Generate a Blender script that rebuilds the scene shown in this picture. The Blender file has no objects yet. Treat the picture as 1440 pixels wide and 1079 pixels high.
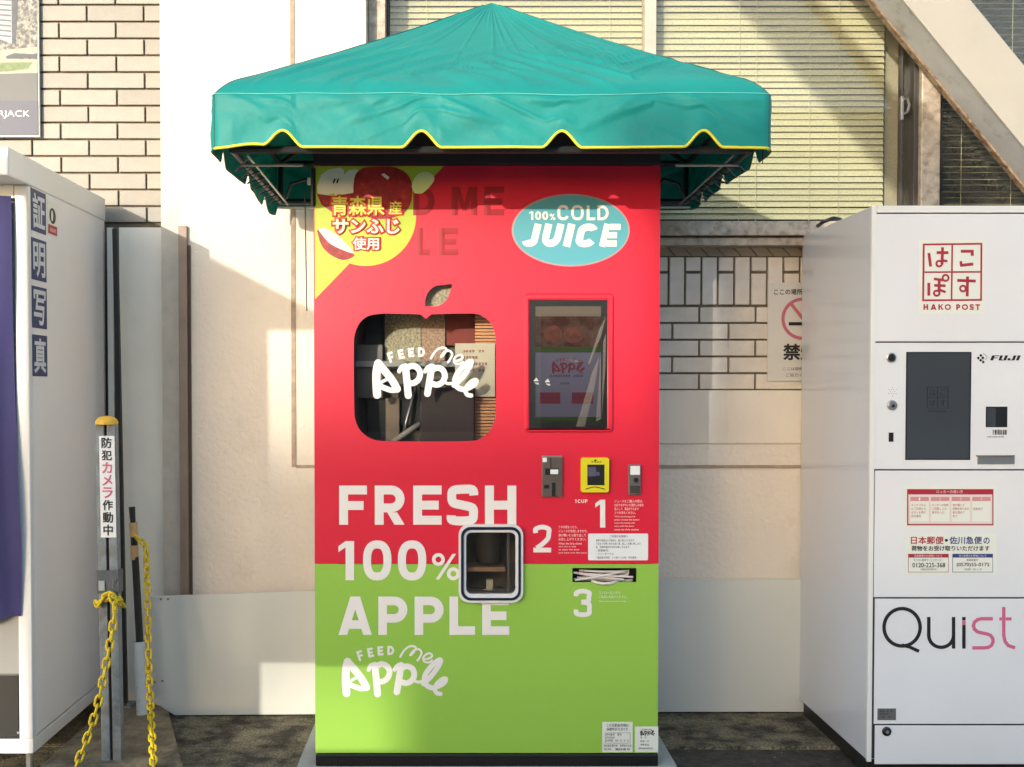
import bpy, bmesh, math, random
from math import radians, sin, cos, tan, pi, sqrt
from mathutils import Vector, noise, Matrix
random.seed(7)
S = bpy.context.scene
COL = S.collection

# ------------------------------------------------------------------ camera, light, exposure
F, CX, HOR, CAMZ, TH = 1600.0, 640.0, 545.0, 1.23, radians(1.5)
PY0 = HOR + F*tan(TH)
cd = bpy.data.cameras.new('camera'); cam = bpy.data.objects.new('camera', cd); COL.objects.link(cam)
cd.sensor_width = 36.0; cd.lens = F/1440*36
cd.shift_x = (720-CX)/1440; cd.shift_y = (PY0-539.5)/1440
cd.clip_start = .05; cd.clip_end = 1000
cam.location = (0, 0, CAMZ); cam.rotation_euler = (radians(90)-TH, 0, 0)
S.camera = cam

SUN = Vector((.465, 1, -.225)).normalized()
sd = bpy.data.lights.new('sun', 'SUN'); sd.energy = 2.0; sd.angle = radians(.4); sd.color = (.50, .475, .42)
so = bpy.data.objects.new('sun', sd); COL.objects.link(so)
so.rotation_euler = SUN.to_track_quat('-Z', 'Y').to_euler(); so.location = (-5, -8, 6)
w = bpy.data.worlds.new('World'); S.world = w; w.use_nodes = True
nt = w.node_tree; bg = nt.nodes['Background']
sky = nt.nodes.new('ShaderNodeTexSky'); sky.sky_type = 'NISHITA'; sky.sun_disc = False
sky.sun_elevation = math.asin(-SUN.z); sky.sun_rotation = math.atan2(-SUN.x, -SUN.y)
sky.air_density = 1.0; sky.dust_density = 1.2; sky.ozone_density = 1.6
nt.links.new(sky.outputs[0], bg.inputs[0]); bg.inputs[1].default_value = .15
vs = S.view_settings
vs.view_transform = 'Standard'; vs.look = 'None'; vs.exposure = 1.86; vs.gamma = 1; vs.use_curve_mapping = False

# ------------------------------------------------------------------ helpers
def P(px, py, Y):
    """the point at distance Y that the photograph shows at pixel (px, py)"""
    dx = (px-CX)/F; dy = -(py-PY0)/F; c, s = cos(TH), sin(TH)
    t = Y/(c+dy*s)
    return Vector((dx*t, Y, CAMZ+t*(-s+dy*c)))
def PX(px, Y, py=600): return P(px, py, Y).x
def PZ(py, Y): return P(640, py, Y).z
def lin(c):
    c = c/255
    return c/12.92 if c <= .04045 else ((c+.055)/1.055)**2.4
def L(rgb): return (lin(rgb[0]), lin(rgb[1]), lin(rgb[2]), 1)

def mat(name, rgb, rough=.6, metal=0, var=None, bump=None, coat=0, rnd=0, dirt=None, spec=.5, alpha=None):
    """var=(scale, amount) brightness mottling; bump=(scale, strength); rnd=per-object brightness; dirt=(rgb, scale, lo, hi)"""
    m = bpy.data.materials.new(name); m.use_nodes = True
    n = m.node_tree.nodes; l = m.node_tree.links; b = n['Principled BSDF']
    b.inputs['Roughness'].default_value = rough; b.inputs['Metallic'].default_value = metal
    b.inputs['Specular IOR Level'].default_value = spec
    b.inputs['Coat Weight'].default_value = coat; b.inputs['Coat Roughness'].default_value = .08
    col = n.new('ShaderNodeRGB'); col.outputs[0].default_value = L(rgb); out = col.outputs[0]
    tc = n.new('ShaderNodeTexCoord')
    if dirt:
        t = n.new('ShaderNodeTexNoise'); t.inputs['Scale'].default_value = dirt[1]; t.inputs['Detail'].default_value = 8
        t.inputs['Roughness'].default_value = .65
        l.new(tc.outputs['Object'], t.inputs['Vector'])
        r = n.new('ShaderNodeMapRange'); r.inputs[1].default_value = dirt[2]; r.inputs[2].default_value = dirt[3]
        l.new(t.outputs[0], r.inputs[0])
        mx = n.new('ShaderNodeMix'); mx.data_type = 'RGBA'
        l.new(r.outputs[0], mx.inputs[0]); l.new(out, mx.inputs[6]); mx.inputs[7].default_value = L(dirt[0]); out = mx.outputs[2]
    if var or rnd:
        h = n.new('ShaderNodeHueSaturation'); l.new(out, h.inputs['Color']); h.inputs['Value'].default_value = 1
        vsrc = None
        if var:
            t = n.new('ShaderNodeTexNoise'); t.inputs['Scale'].default_value = var[0]; t.inputs['Detail'].default_value = 6
            l.new(tc.outputs['Object'], t.inputs['Vector'])
            r = n.new('ShaderNodeMapRange'); r.inputs[1].default_value = .3; r.inputs[2].default_value = .7
            r.inputs[3].default_value = 1-var[1]; r.inputs[4].default_value = 1+var[1]
            l.new(t.outputs[0], r.inputs[0]); vsrc = r.outputs[0]
        if rnd:
            oi = n.new('ShaderNodeObjectInfo')
            r2 = n.new('ShaderNodeMapRange'); r2.inputs[3].default_value = 1-rnd; r2.inputs[4].default_value = 1+rnd
            l.new(oi.outputs['Random'], r2.inputs[0])
            if vsrc is None: vsrc = r2.outputs[0]
            else:
                mu = n.new('ShaderNodeMath'); mu.operation = 'MULTIPLY'; l.new(vsrc, mu.inputs[0]); l.new(r2.outputs[0], mu.inputs[1]); vsrc = mu.outputs[0]
        l.new(vsrc, h.inputs['Value']); out = h.outputs[0]
    l.new(out, b.inputs['Base Color'])
    if bump:
        t = n.new('ShaderNodeTexNoise'); t.inputs['Scale'].default_value = bump[0]; t.inputs['Detail'].default_value = 5
        l.new(tc.outputs['Object'], t.inputs['Vector'])
        bp = n.new('ShaderNodeBump'); bp.inputs['Strength'].default_value = bump[1]; bp.inputs['Distance'].default_value = .01
        l.new(t.outputs[0], bp.inputs['Height']); l.new(bp.outputs[0], b.inputs['Normal'])
    return m

def glass(name, tint=(1, 1, 1), refl=1.0, dust=0.0):
    m = bpy.data.materials.new(name); m.use_nodes = True
    n = m.node_tree.nodes; l = m.node_tree.links; n.remove(n['Principled BSDF'])
    tr = n.new('ShaderNodeBsdfTransparent'); tr.inputs[0].default_value = (*tint, 1)
    gl = n.new('ShaderNodeBsdfGlossy'); gl.inputs['Roughness'].default_value = .01
    fr = n.new('ShaderNodeFresnel'); fr.inputs[0].default_value = 1.5
    mu = n.new('ShaderNodeMath'); mu.operation = 'MULTIPLY'; mu.inputs[1].default_value = refl; mu.use_clamp = True
    l.new(fr.outputs[0], mu.inputs[0])
    mx = n.new('ShaderNodeMixShader'); l.new(mu.outputs[0], mx.inputs[0]); l.new(tr.outputs[0], mx.inputs[1]); l.new(gl.outputs[0], mx.inputs[2])
    res = mx.outputs[0]
    if dust:
        df = n.new('ShaderNodeBsdfDiffuse'); df.inputs[0].default_value = (.55, .5, .4, 1)
        tc = n.new('ShaderNodeTexCoord'); t = n.new('ShaderNodeTexNoise'); t.inputs['Scale'].default_value = 160; t.inputs['Detail'].default_value = 3
        l.new(tc.outputs['Object'], t.inputs['Vector'])
        r = n.new('ShaderNodeMapRange'); r.inputs[1].default_value = .5; r.inputs[2].default_value = .75; r.inputs[4].default_value = dust
        l.new(t.outputs[0], r.inputs[0])
        m2 = n.new('ShaderNodeMixShader'); l.new(r.outputs[0], m2.inputs[0]); l.new(res, m2.inputs[1]); l.new(df.outputs[0], m2.inputs[2]); res = m2.outputs[0]
    l.new(res, n['Material Output'].inputs[0])
    return m

def ob(name, me, m, parent=None):
    o = bpy.data.objects.new(name, me); COL.objects.link(o)
    if m: 
        me.materials.clear(); me.materials.append(m)
    if parent: o.parent = parent
    return o
def tag(o, label=None, cat=None, group=None, kind=None):
    if label: o['label'] = label
    if cat: o['category'] = cat
    if group: o['group'] = group
    if kind: o['kind'] = kind
    return o
def thing(name, label, cat, group=None):
    o = bpy.data.objects.new(name, None); COL.objects.link(o); o.empty_display_size = .1
    return tag(o, label, cat, group)
def clone(o, name=None, parent=None):
    c = o.copy(); COL.objects.link(c)
    if parent: c.parent = parent
    return c

class MB:
    def __init__(s): s.v = []; s.f = []
    def add(s, vs, fs):
        k = len(s.v); s.v += [tuple(v) for v in vs]; s.f += [tuple(i+k for i in f) for f in fs]; return s
    def box(s, x0, x1, y0, y1, z0, z1):
        if x0 > x1: x0, x1 = x1, x0
        if y0 > y1: y0, y1 = y1, y0
        if z0 > z1: z0, z1 = z1, z0
        return s.add([(x, y, z) for x in (x0, x1) for y in (y0, y1) for z in (z0, z1)],
              [(0, 1, 3, 2), (4, 6, 7, 5), (0, 4, 5, 1), (2, 3, 7, 6), (0, 2, 6, 4), (1, 5, 7, 3)])
    def prism(s, pts, y0, y1):
        n = len(pts)
        vs = [(x, y0, z) for x, z in pts] + [(x, y1, z) for x, z in pts]
        fs = [tuple(range(n)), tuple(range(2*n-1, n-1, -1))] + [(i, i+n, (i+1) % n+n, (i+1) % n) for i in range(n)]
        return s.add(vs, fs)
    def flat(s, pts, y): return s.add([(x, y, z) for x, z in pts], [tuple(range(len(pts)))])
    def tube(s, pts, r, n=8, closed=False, caps=True):
        pts = [Vector(p) for p in pts]; m = len(pts); rings = []
        up = None
        for i, p in enumerate(pts):
            a = pts[i-1] if (i > 0 or closed) else pts[i]; b = pts[(i+1) % m] if (i < m-1 or closed) else pts[i]
            t = (b-a).normalized()
            if up is None: up = t.orthogonal().normalized()
            up = (up - t*up.dot(t)); up = up.normalized() if up.length > 1e-6 else t.orthogonal().normalized()
            sd_ = t.cross(up); rr = r[i] if isinstance(r, (list, tuple)) else r
            rings.append([p + (up*cos(2*pi*k/n)+sd_*sin(2*pi*k/n))*rr for k in range(n)])
        vs = [v for rg in rings for v in rg]; fs = []
        for i in range(m if closed else m-1):
            j = (i+1) % m
            fs += [(i*n+k, i*n+(k+1) % n, j*n+(k+1) % n, j*n+k) for k in range(n)]
        if caps and not closed: fs += [tuple(range(n-1, -1, -1)), tuple((m-1)*n+k for k in range(n))]
        return s.add(vs, fs)
    def build(s, name, m, parent=None, bev=0, smooth=False, seg=2):
        me = bpy.data.meshes.new(name); me.from_pydata(s.v, [], s.f)
        b = bmesh.new(); b.from_mesh(me)
        bmesh.ops.recalc_face_normals(b, faces=b.faces)
        if bev:
            es = [e for e in b.edges if len(e.link_faces) == 2 and e.calc_face_angle(0) > .5]
            bmesh.ops.bevel(b, geom=es, offset=bev, segments=seg, affect='EDGES', clamp_overlap=True, profile=.6)
        b.to_mesh(me); b.free()
        if smooth:
            for p in me.polygons: p.use_smooth = True
            if smooth != 'all': me.set_sharp_from_angle(angle=radians(35))
        return ob(name, me, m, parent)

def pxpoly(pts, Y): return [(P(x, y, Y).x, P(x, y, Y).z) for x, y in pts]
def pbox(mb, x0, x1, y0, y1, Y0, Y1):
    """box with its front face on the photo rectangle x0..x1, y0..y1 at distance Y0"""
    a = P(x0, y0, Y0); b = P(x1, y1, Y0)
    return mb.box(a.x, b.x, Y0, Y1, b.z, a.z)
def rrect(x0, x1, z0, z1, r, n=6):
    out = []
    for cx, cz, a in ((x1-r, z1-r, 0), (x0+r, z1-r, 90), (x0+r, z0+r, 180), (x1-r, z0+r, 270)):
        for k in range(n+1):
            t = radians(a+90*k/n); out.append((cx+r*cos(t), cz+r*sin(t)))
    return out
def ell(cx, cz, rx, rz, n=48): return [(cx+rx*cos(2*pi*k/n), cz+rz*sin(2*pi*k/n)) for k in range(n)]

def plate(name, loops, y, thick, m, parent=None, bev=0):
    """flat sheet with holes: loops in x,z; front face at y"""
    c = bpy.data.curves.new('c', 'CURVE'); c.dimensions = '2D'; c.fill_mode = 'BOTH'; c.extrude = thick/2
    for lp in loops:
        sp = c.splines.new('POLY'); sp.points.add(len(lp)-1); sp.use_cyclic_u = True
        for q, (x, z) in zip(sp.points, lp): q.co = (x, z, 0, 1)
    o = bpy.data.objects.new('c', c); me = bpy.data.meshes.new_from_object(o); me.name = name
    for v in me.vertices:
        x, z, d = v.co; v.co = (x, y+thick/2-d, z)
    bpy.data.objects.remove(o); bpy.data.curves.remove(c)
    return ob(name, me, m, parent)

def text(body, box, Y, m, parent, name='lettering', bold=0.0, shear=0, side=None, space=1.0, keep=False, depth=.0006, px=True):
    """box = (x0, x1, ytop, ybottom) photo pixels at distance Y (or metres when px is False); fitted exactly"""
    c = bpy.data.curves.new('t', 'FONT'); c.body = body; c.shear = shear; c.space_character = space
    c.bevel_depth = bold; c.bevel_resolution = 1; c.extrude = 0; c.resolution_u = 4
    o = bpy.data.objects.new('t', c); me = bpy.data.meshes.new_from_object(o); me.name = name
    bpy.data.objects.remove(o); bpy.data.curves.remove(c)
    xs = [v.co.x for v in me.vertices]; ys = [v.co.y for v in me.vertices]
    a0, a1, b0, b1 = min(xs), max(xs), min(ys), max(ys)
    if side is not None:
        X0, X1, Z1, Z0 = box
    elif px:
        A = P(box[0], box[2], Y); B = P(box[1], box[3], Y); X0, X1, Z0, Z1 = A.x, B.x, B.z, A.z
    else: X0, X1, Z1, Z0 = box
    sx = (X1-X0)/(a1-a0); sz = (Z1-Z0)/(b1-b0) if b1 > b0 else sx
    if keep:
        k = min(sx, sz); X0 += ((X1-X0)-k*(a1-a0))/2; Z0 += ((Z1-Z0)-k*(b1-b0))/2; sx = sz = k
    zs = depth/max(bold, 1e-6) if bold else 0
    for v in me.vertices:
        x = X0+(v.co.x-a0)*sx; z = Z0+(v.co.y-b0)*sz; d = max(v.co.z, 0)*zs
        v.co = (x, Y-.0004-d, z) if side is None else (side+.0004+d, x, z)
    return ob(name, me, m, parent)

# strokes: drawn lettering, each stroke a low ridge so that crossings never share a plane
def spline(pts, n=6):
    if len(pts) < 3: return pts
    out = []
    for i in range(len(pts)-1):
        p0 = pts[max(i-1, 0)]; p1 = pts[i]; p2 = pts[i+1]; p3 = pts[min(i+2, len(pts)-1)]
        for k in range(n):
            t = k/n
            out.append(tuple(.5*((2*p1[j])+(-p0[j]+p2[j])*t+(2*p0[j]-5*p1[j]+4*p2[j]-p3[j])*t*t+(-p0[j]+3*p1[j]-3*p2[j]+p3[j])*t**3) for j in (0, 1)))
    out.append(pts[-1]); return out
_lay = [0]
def ridge(mb, pts, w, Y, cap='round', closed=False, px=True, h=.0007):
    """ridge along photo-pixel points, w = width in pixels"""
    _lay[0] = (_lay[0]+1) % 9
    off = .0005+_lay[0]*.00011
    if px:
        k = Y/F; q = [Vector((P(x, y, Y).x, P(x, y, Y).z)) for x, y in pts]; hw = w*k/2
    else: q = [Vector(p) for p in pts]; hw = w/2
    if closed and (q[0]-q[-1]).length < 1e-9: q.pop()
    n = len(q)
    if n < 2: return
    L_, R_ = [], []
    for i in range(n):
        a = q[i-1] if (i > 0 or closed) else None; b = q[(i+1) % n] if (i < n-1 or closed) else None
        d1 = (q[i]-a).normalized() if a is not None else None; d2 = (b-q[i]).normalized() if b is not None else None
        if d1 is None: d1 = d2
        if d2 is None: d2 = d1
        n1 = Vector((-d1.y, d1.x)); n2 = Vector((-d2.y, d2.x)); nn = (n1+n2)
        nn = nn.normalized() if nn.length > 1e-4 else n1
        kk = min(1/max(nn.dot(n1), .3), 2.0)
        L_.append(q[i]+nn*hw*kk); R_.append(q[i]-nn*hw*kk)
    vs = []; fs = []
    for i in range(n):
        vs += [(L_[i].x, Y-off, L_[i].y), (q[i].x, Y-off-h*.4, q[i].y), (R_[i].x, Y-off, R_[i].y)]
    for i in range(n if closed else n-1):
        j = (i+1) % n; a, b = i*3, j*3
        fs += [(a, b, b+1, a+1), (a+1, b+1, b+2, a+2)]
    mb.add(vs, fs)
    if cap == 'round' and not closed:
        for e, dr in ((0, (q[0]-q[1]).normalized()), (n-1, (q[-1]-q[-2]).normalized())):
            nr = Vector((-dr.y, dr.x)); c = q[e]; arc = []
            for k in range(7):
                t = -pi/2+pi*k/6; v = c+dr*(cos(t)*hw)+nr*(sin(t)*hw); arc.append((v.x, Y-off, v.y))
            mb.add([(c.x, Y-off-h*.4, c.y)]+arc, [(0, k+1, k+2) for k in range(6)])

def arc(cx, cy, rx, ry, a0, a1, n=10): return [(cx+rx*cos(radians(a0+(a1-a0)*k/n)), cy+ry*sin(radians(a0+(a1-a0)*k/n))) for k in range(n+1)]
def glyph(ch, w, h, t):
    """centre lines (x right, y up) of a plain grotesque capital in a w x h cell; ('p', polygon) for slanted strokes"""
    a = t/2; m = h*.5; T = h-a
    E_ = lambda *p: ('s', list(p))
    if ch == 'F': return [E_((a, 0), (a, h)), E_((t, T), (w, T)), E_((t, m*.98), (w*.88, m*.98))]
    if ch == 'E': return [E_((a, 0), (a, h)), E_((t, T), (w, T)), E_((t, m), (w*.9, m)), E_((t, a), (w, a))]
    if ch == 'L': return [E_((a, 0), (a, h)), E_((t, a), (w, a))]
    if ch == 'H': return [E_((a, 0), (a, h)), E_((w-a, 0), (w-a, h)), E_((t, m), (w-t, m))]
    if ch == 'I': return [E_((w/2, 0), (w/2, h))]
    if ch == 'T': return [E_((w/2, 0), (w/2, h-t)), E_((0, T), (w, T))]
    if ch in 'PR':
        b = h*.43; r = (T-b)/2
        o = [E_((a, 0), (a, h)), ('s', [(t, T), (w-a-r, T)]+arc(w-a-r, b+r, r, r, 90, -90)[1:-1]+[(w-a-r, b), (t, b)])]
        if ch == 'R': o.append(('p', [(w*.42, b-a), (w*.42+t*1.1, b-a), (w, 0), (w-t*1.15, 0)]))
        return o
    if ch == 'D':
        r = min(w-t, h/2-a); return [E_((a, 0), (a, h)), ('s', [(t, T), (w-a-r*.9, T)]+arc(w-a-r*.9, h/2, r*.9, h/2-a, 90, -90)[1:-1]+[(w-a-r*.9, a), (t, a)])]
    if ch in '0O': 
        return [('c', [(w/2+(w/2-a)*(abs(cos(x))**.8)*(1 if cos(x) > 0 else -1), h/2+(h/2-a)*(abs(sin(x))**.8)*(1 if sin(x) > 0 else -1)) for x in [2*pi*k/28 for k in range(28)]])]
    if ch == 'C': return [('s', arc(w/2, h*.68, w/2-a, h*.32-a, 12, 180, 10)+arc(w/2, h*.32, w/2-a, h*.32-a, 180, 348, 10))]
    if ch == 'U': return [('s', [(a, h), (a, w/2)]+arc(w/2, w/2, w/2-a, w/2-a, 180, 360)[1:]+[(w-a, h)])]
    if ch == 'J': return [('s', [(w-a, h), (w-a, w*.45)]+arc(w*.5, w*.45, w/2-a, w*.45-a, 0, -165)[1:])]
    if ch == 'S': return [('s', spline([(w-a*.9, h*.74), (w*.82, h*.90-a*.2), (w*.5, T), (w*.17+a*.2, h*.88-a*.2), (a, h*.72), (w*.2, h*.56), (w*.5, h*.5), (w*.82, h*.43), (w-a, h*.27), (w*.83-a*.2, h*.11+a*.3), (w*.5, a), (w*.16, h*.1+a*.3), (a*.9, h*.25)], 5))]
    if ch == 'A': return [('p', [(0, 0), (t, 0), (w/2+t*.45, h), (w/2-t*.55, h)]), ('p', [(w, 0), (w-t, 0), (w/2-t*.45, h), (w/2+t*.55, h)]), E_((w*.24, h*.27), (w*.76, h*.27))]
    if ch == 'M': return [E_((a, 0), (a, h)), E_((w-a, 0), (w-a, h)), ('p', [(t*.3, h), (t*1.35, h), (w/2+t*.35, h*.15), (w/2-t*.35, h*.15)]), ('p', [(w-t*.3, h), (w-t*1.35, h), (w/2-t*.35, h*.15), (w/2+t*.35, h*.15)])]
    if ch == 'K': return [E_((a, 0), (a, h)), ('p', [(t, m*.75), (t, m*1.2), (w-t*1.2, h), (w, h)]), ('p', [(w*.42, m*1.1), (w*.3+t, m*1.3), (w, 0), (w-t*1.2, 0)])]
    if ch == '1': return [E_((w-a, 0), (w-a, h)), ('p', [(0, h*.72), (0, h*.87), (w-t, h), (w-t, h*.84)])]
    if ch == '2': return [('s', spline([(a, h*.70), (w*.14, h*.87-a*.3), (w*.5, T), (w*.86, h*.87-a*.3), (w-a, h*.70), (w*.8, h*.49), (w*.42, h*.26), (a*1.35, t*.95)], 5)), E_((0, a), (w, a))]
    if ch == '3': return [('s', spline([(a, h*.74), (w*.16, h*.89-a*.3), (w*.5, T), (w*.86, h*.88-a*.3), (w-a*1.2, h*.72), (w*.8, h*.565), (w*.42, h*.53)], 5)), ('s', spline([(w*.42, h*.53), (w*.84, h*.47), (w-a, h*.28), (w*.85, h*.1+a*.4), (w*.5, a), (w*.14, h*.1+a*.4), (a, h*.27)], 5))]
    if ch == '%':
        r = w*.21; return [('c', arc(r+a*.2, h-r, r-a*.5, r-a*.5, 0, 342, 19)), ('c', arc(w-r-a*.2, r, r-a*.5, r-a*.5, 0, 342, 19)), ('p', [(w*.12, 0), (w*.12+t*.95, 0), (w*.88, h), (w*.88-t*.95, h)])]
    return []
def letters(mb, items, Y, shear=0):
    """items: (char, x0, x1, ytop, ybottom, thickness) in photo pixels; optional rotation"""
    for it in items:
        ch, x0, x1, yt, yb, t = it[:6]; rot = it[6] if len(it) > 6 else 0
        w, h = x1-x0, yb-yt; cx, cy = (x0+x1)/2, (yt+yb)/2
        def tr(p):
            x = x0+p[0]+shear*(p[1]-h/2); y = yb-p[1]
            if rot:
                a = radians(-rot); dx, dy = x-cx, y-cy
                x, y = cx+dx*cos(a)-dy*sin(a), cy+dx*sin(a)+dy*cos(a)
            return (x, y)
        for kind, pts in glyph(ch, w, h, t):
            q = [tr(p) for p in pts]
            if kind == 'p':
                _lay[0] = (_lay[0]+1) % 9
                mb.flat(pxpoly(q, Y), Y-.0005-_lay[0]*.00011)
            else: ridge(mb, q, t*(.92 if kind == 'c' else 1), Y, cap='butt', closed=(kind == 'c'))

def marks(mb, x0, x1, y0, y1, Y, cols, seed=0, ragged=True, px=True, dens=.85):
    """one line of print too small to read: little strokes in character cells"""
    r = random.Random(seed); n = cols if not ragged else max(2, int(cols*r.uniform(.7, 1)))
    cw = (x1-x0)/cols; hh = (y1-y0)
    for i in range(n):
        if r.random() > dens: continue
        a = x0+i*cw+cw*.12; b = a+cw*.74
        for j in range(3):
            t = y0+hh*(.05+j*.33); e = r.random()
            l0, l1 = (a, b) if e > .35 else (a+(b-a)*r.random()*.5, b)
            mb.flat(pxpoly([(l0, t), (l1, t), (l1, t+hh*.17), (l0, t+hh*.17)], Y), Y-.0006)
            if j < 2:
                vx = a+(b-a)*r.uniform(.1, .8); mb.flat(pxpoly([(vx, t+hh*.19), (vx+cw*.16, t+hh*.19), (vx+cw*.16, t+hh*.31), (vx, t+hh*.31)], Y), Y-.0006)

def logo(Y, m, parent, ox=0, oy=0, s=1.0, only=None):
    """the hand-lettered 'FEED me Apple' mark; drawn where the window shows it, shifted by ox, oy, scaled s about its top left"""
    def T(p): x = 500+p[0]/7.58; y = 470+p[1]/7.58; return (524+(x-524)*s+ox, 488+(y-488)*s+oy)
    W = lambda v: v/7.58*s
    mb = MB()
    def st(pts, wd, n=5): ridge(mb, [T(p) for p in spline(pts, n)], W(wd), Y)
    st([(230, 648), (222, 520), (224, 400), (242, 312)], 86)
    st([(242, 312), (318, 400), (392, 495), (444, 585)], 80)
    st([(446, 592), (380, 598), (310, 575), (250, 548)], 58)
    st([(252, 528), (300, 500), (360, 470)], 34)
    st([(465, 398), (490, 350), (540, 338)], 44); st([(532, 350), (548, 500), (562, 655)], 76)
    st([(540, 372), (590, 340), (648, 350), (688, 410), (672, 480), (620, 522), (570, 520)], 62)
    st([(742, 398), (775, 352), (815, 342)], 44); st([(812, 350), (792, 480), (766, 635)], 72)
    st([(815, 385), (870, 360), (930, 385), (952, 450), (925, 512), (870, 540), (815, 528)], 62)
    st([(940, 500), (985, 528), (1050, 520)], 32)
    st([(1050, 545), (1120, 480), (1190, 390), (1232, 305), (1205, 300), (1130, 365), (1070, 450), (1062, 530), (1105, 578), (1165, 592)], 56)
    st([(1150, 596), (1215, 575), (1275, 535), (1288, 495), (1250, 498), (1195, 545), (1172, 600), (1190, 645), (1232, 655)], 46)
    it = []
    for ch, cx, cy, w_, h_, r_ in (('F', 378, 246, 62, 108, 20), ('E', 486, 214, 62, 100, 12), ('E', 592, 196, 62, 98, 5), ('D', 702, 192, 74, 98, 0)):
        X_, Y_ = T((cx, cy)); it.append((ch, X_-W(w_)/2, X_+W(w_)/2, Y_-W(h_)/2, Y_+W(h_)/2, W(24), r_))
    letters(mb, it, Y)
    st([(803, 258), (850, 185), (905, 148), (955, 150), (968, 175), (930, 228), (912, 238), (950, 190), (1000, 178), (1030, 215), (1010, 265), (985, 300)], 23)
    st([(1050, 288), (1100, 280), (1142, 252), (1120, 222), (1075, 235), (1048, 275), (1062, 312), (1112, 318), (1142, 296)], 22)
    return mb.build('logo', m, parent)

# ------------------------------------------------------------------ materials
M = {}
M['plaster'] = mat('cream plaster', (226, 212, 194), .8, bump=(55, .55), var=(3, .05), dirt=((196, 178, 155), 2.2, .58, .82))
M['plaster_s'] = mat('smooth plaster', (224, 210, 192), .75, bump=(90, .15), var=(4, .05), dirt=((170, 150, 130), 9, .66, .8))
M['groove'] = mat('groove sealant', (164, 142, 122), .8, var=(25, .2), bump=(120, .4))
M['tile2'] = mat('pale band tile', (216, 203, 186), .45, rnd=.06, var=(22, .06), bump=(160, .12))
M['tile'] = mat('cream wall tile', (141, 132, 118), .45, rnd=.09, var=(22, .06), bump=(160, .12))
M['mortar'] = mat('tile joint', (120, 106, 88), .9, var=(30, .18), bump=(150, .4))
M['alu'] = mat('weathered aluminium', (176, 160, 140), .45, .25, var=(40, .18), bump=(220, .25), dirt=((128, 110, 92), 30, .5, .7))
M['alu_light'] = mat('pale aluminium frame', (182, 173, 156), .45, .1, var=(20, .1))
M['alu_dark'] = mat('dark window gasket', (58, 52, 46), .5)
M['glass'] = glass('window glass', (.94, .94, .92), .6, .18)
M['slat'] = mat('cream blind slat', (206, 202, 168), .5, rnd=.05)
M['room'] = mat('dim room', (52, 50, 44), .9)
M['beam'] = mat('cream painted steel', (168, 158, 142), .5, var=(6, .04), bump=(60, .08))
M['rust'] = mat('rusty paint edge', (150, 128, 100), .75, dirt=((96, 66, 42), 40, .45, .62), bump=(90, .5))
M['board'] = mat('white board', (210, 208, 196), .5, var=(2.5, .03))
M['panel'] = mat('beige metal panel', (236, 226, 206), .55, var=(5, .05))
M['trim'] = mat('brown metal trim', (140, 120, 104), .5, .2, var=(12, .12))
M['white'] = mat('white enamel', (226, 222, 214), .28, var=(3, .02), coat=.2)
M['lock'] = mat('locker white enamel', (224, 220, 216), .3, var=(3, .025), bump=(300, .03))
M['seam'] = mat('dark seam', (50, 44, 40), .7)
M['black'] = mat('black plastic', (24, 23, 22), .4)
M['blackmetal'] = mat('black paint', (30, 28, 26), .5, var=(12, .2))
M['red'] = mat('red vinyl', (214, 22, 50), .42, var=(2, .015), spec=.5)
M['green'] = mat('lime green vinyl', (146, 188, 68), .42, var=(2, .015), spec=.5)
M['header'] = mat('dark header board', (52, 34, 36), .5)
M['print_white'] = mat('white print', (232, 222, 212), .45)
M['lime'] = mat('yellow green print', (180, 192, 52), .4)
M['lime2'] = mat('pale lime print', (214, 224, 150), .4)
M['flesh'] = mat('apple flesh print', (226, 222, 196), .4, var=(30, .06))
M['applered'] = mat('apple skin print', (150, 22, 28), .4, var=(60, .35), dirt=((196, 60, 50), 40, .55, .75))
M['outline'] = mat('text outline red', (205, 40, 36), .45)
M['yellowprint'] = mat('yellow print', (236, 226, 90), .45)
M['ghost'] = mat('old lettering under vinyl', (158, 22, 34), .36)
M['blue'] = mat('sky blue print', (84, 158, 170), .4)
M['silverprint'] = mat('silver edge print', (160, 150, 150), .4)
M['teal'] = mat('teal awning fabric', (22, 152, 142), .55, var=(5, .06), bump=(12, .5), dirt=((40, 138, 128), 6, .58, .8))
_m = M['teal']; _n = _m.node_tree; _b = _n.nodes['Principled BSDF']
_t = _n.nodes.new('ShaderNodeBsdfTranslucent'); _t.inputs[0].default_value = L((18, 140, 118)); _x = _n.nodes.new('ShaderNodeMixShader'); _x.inputs[0].default_value = .3
_n.links.new(_b.outputs[0], _x.inputs[1]); _n.links.new(_t.outputs[0], _x.inputs[2]); _n.links.new(_x.outputs[0], _n.nodes['Material Output'].inputs[0])
M['piping'] = mat('yellow piping', (228, 214, 50), .5)
M['steel'] = mat('brushed steel', (170, 168, 164), .32, .8)
M['galv'] = mat('galvanised steel', (122, 130, 134), .5, .45, var=(30, .18), dirt=((104, 98, 92), 18, .5, .75))
M['rustline'] = mat('rusty slot', (70, 38, 26), .8, var=(40, .3))
M['darksteel'] = mat('dark frame tube', (44, 46, 44), .45, .3)
M['chain'] = mat('yellow plastic chain', (222, 190, 28), .4, rnd=.06, dirt=((150, 120, 50), 60, .55, .8))
M['yellow'] = mat('yellow plastic', (222, 206, 30), .35)
M['capyellow'] = mat('yellow post cap', (222, 172, 48), .5)
M['bamboo'] = mat('bamboo', (196, 156, 104), .55, var=(40, .15))
M['pvc'] = mat('white pvc pipe', (200, 205, 200), .45, var=(14, .08), dirt=((130, 120, 95), 30, .62, .75))
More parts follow.
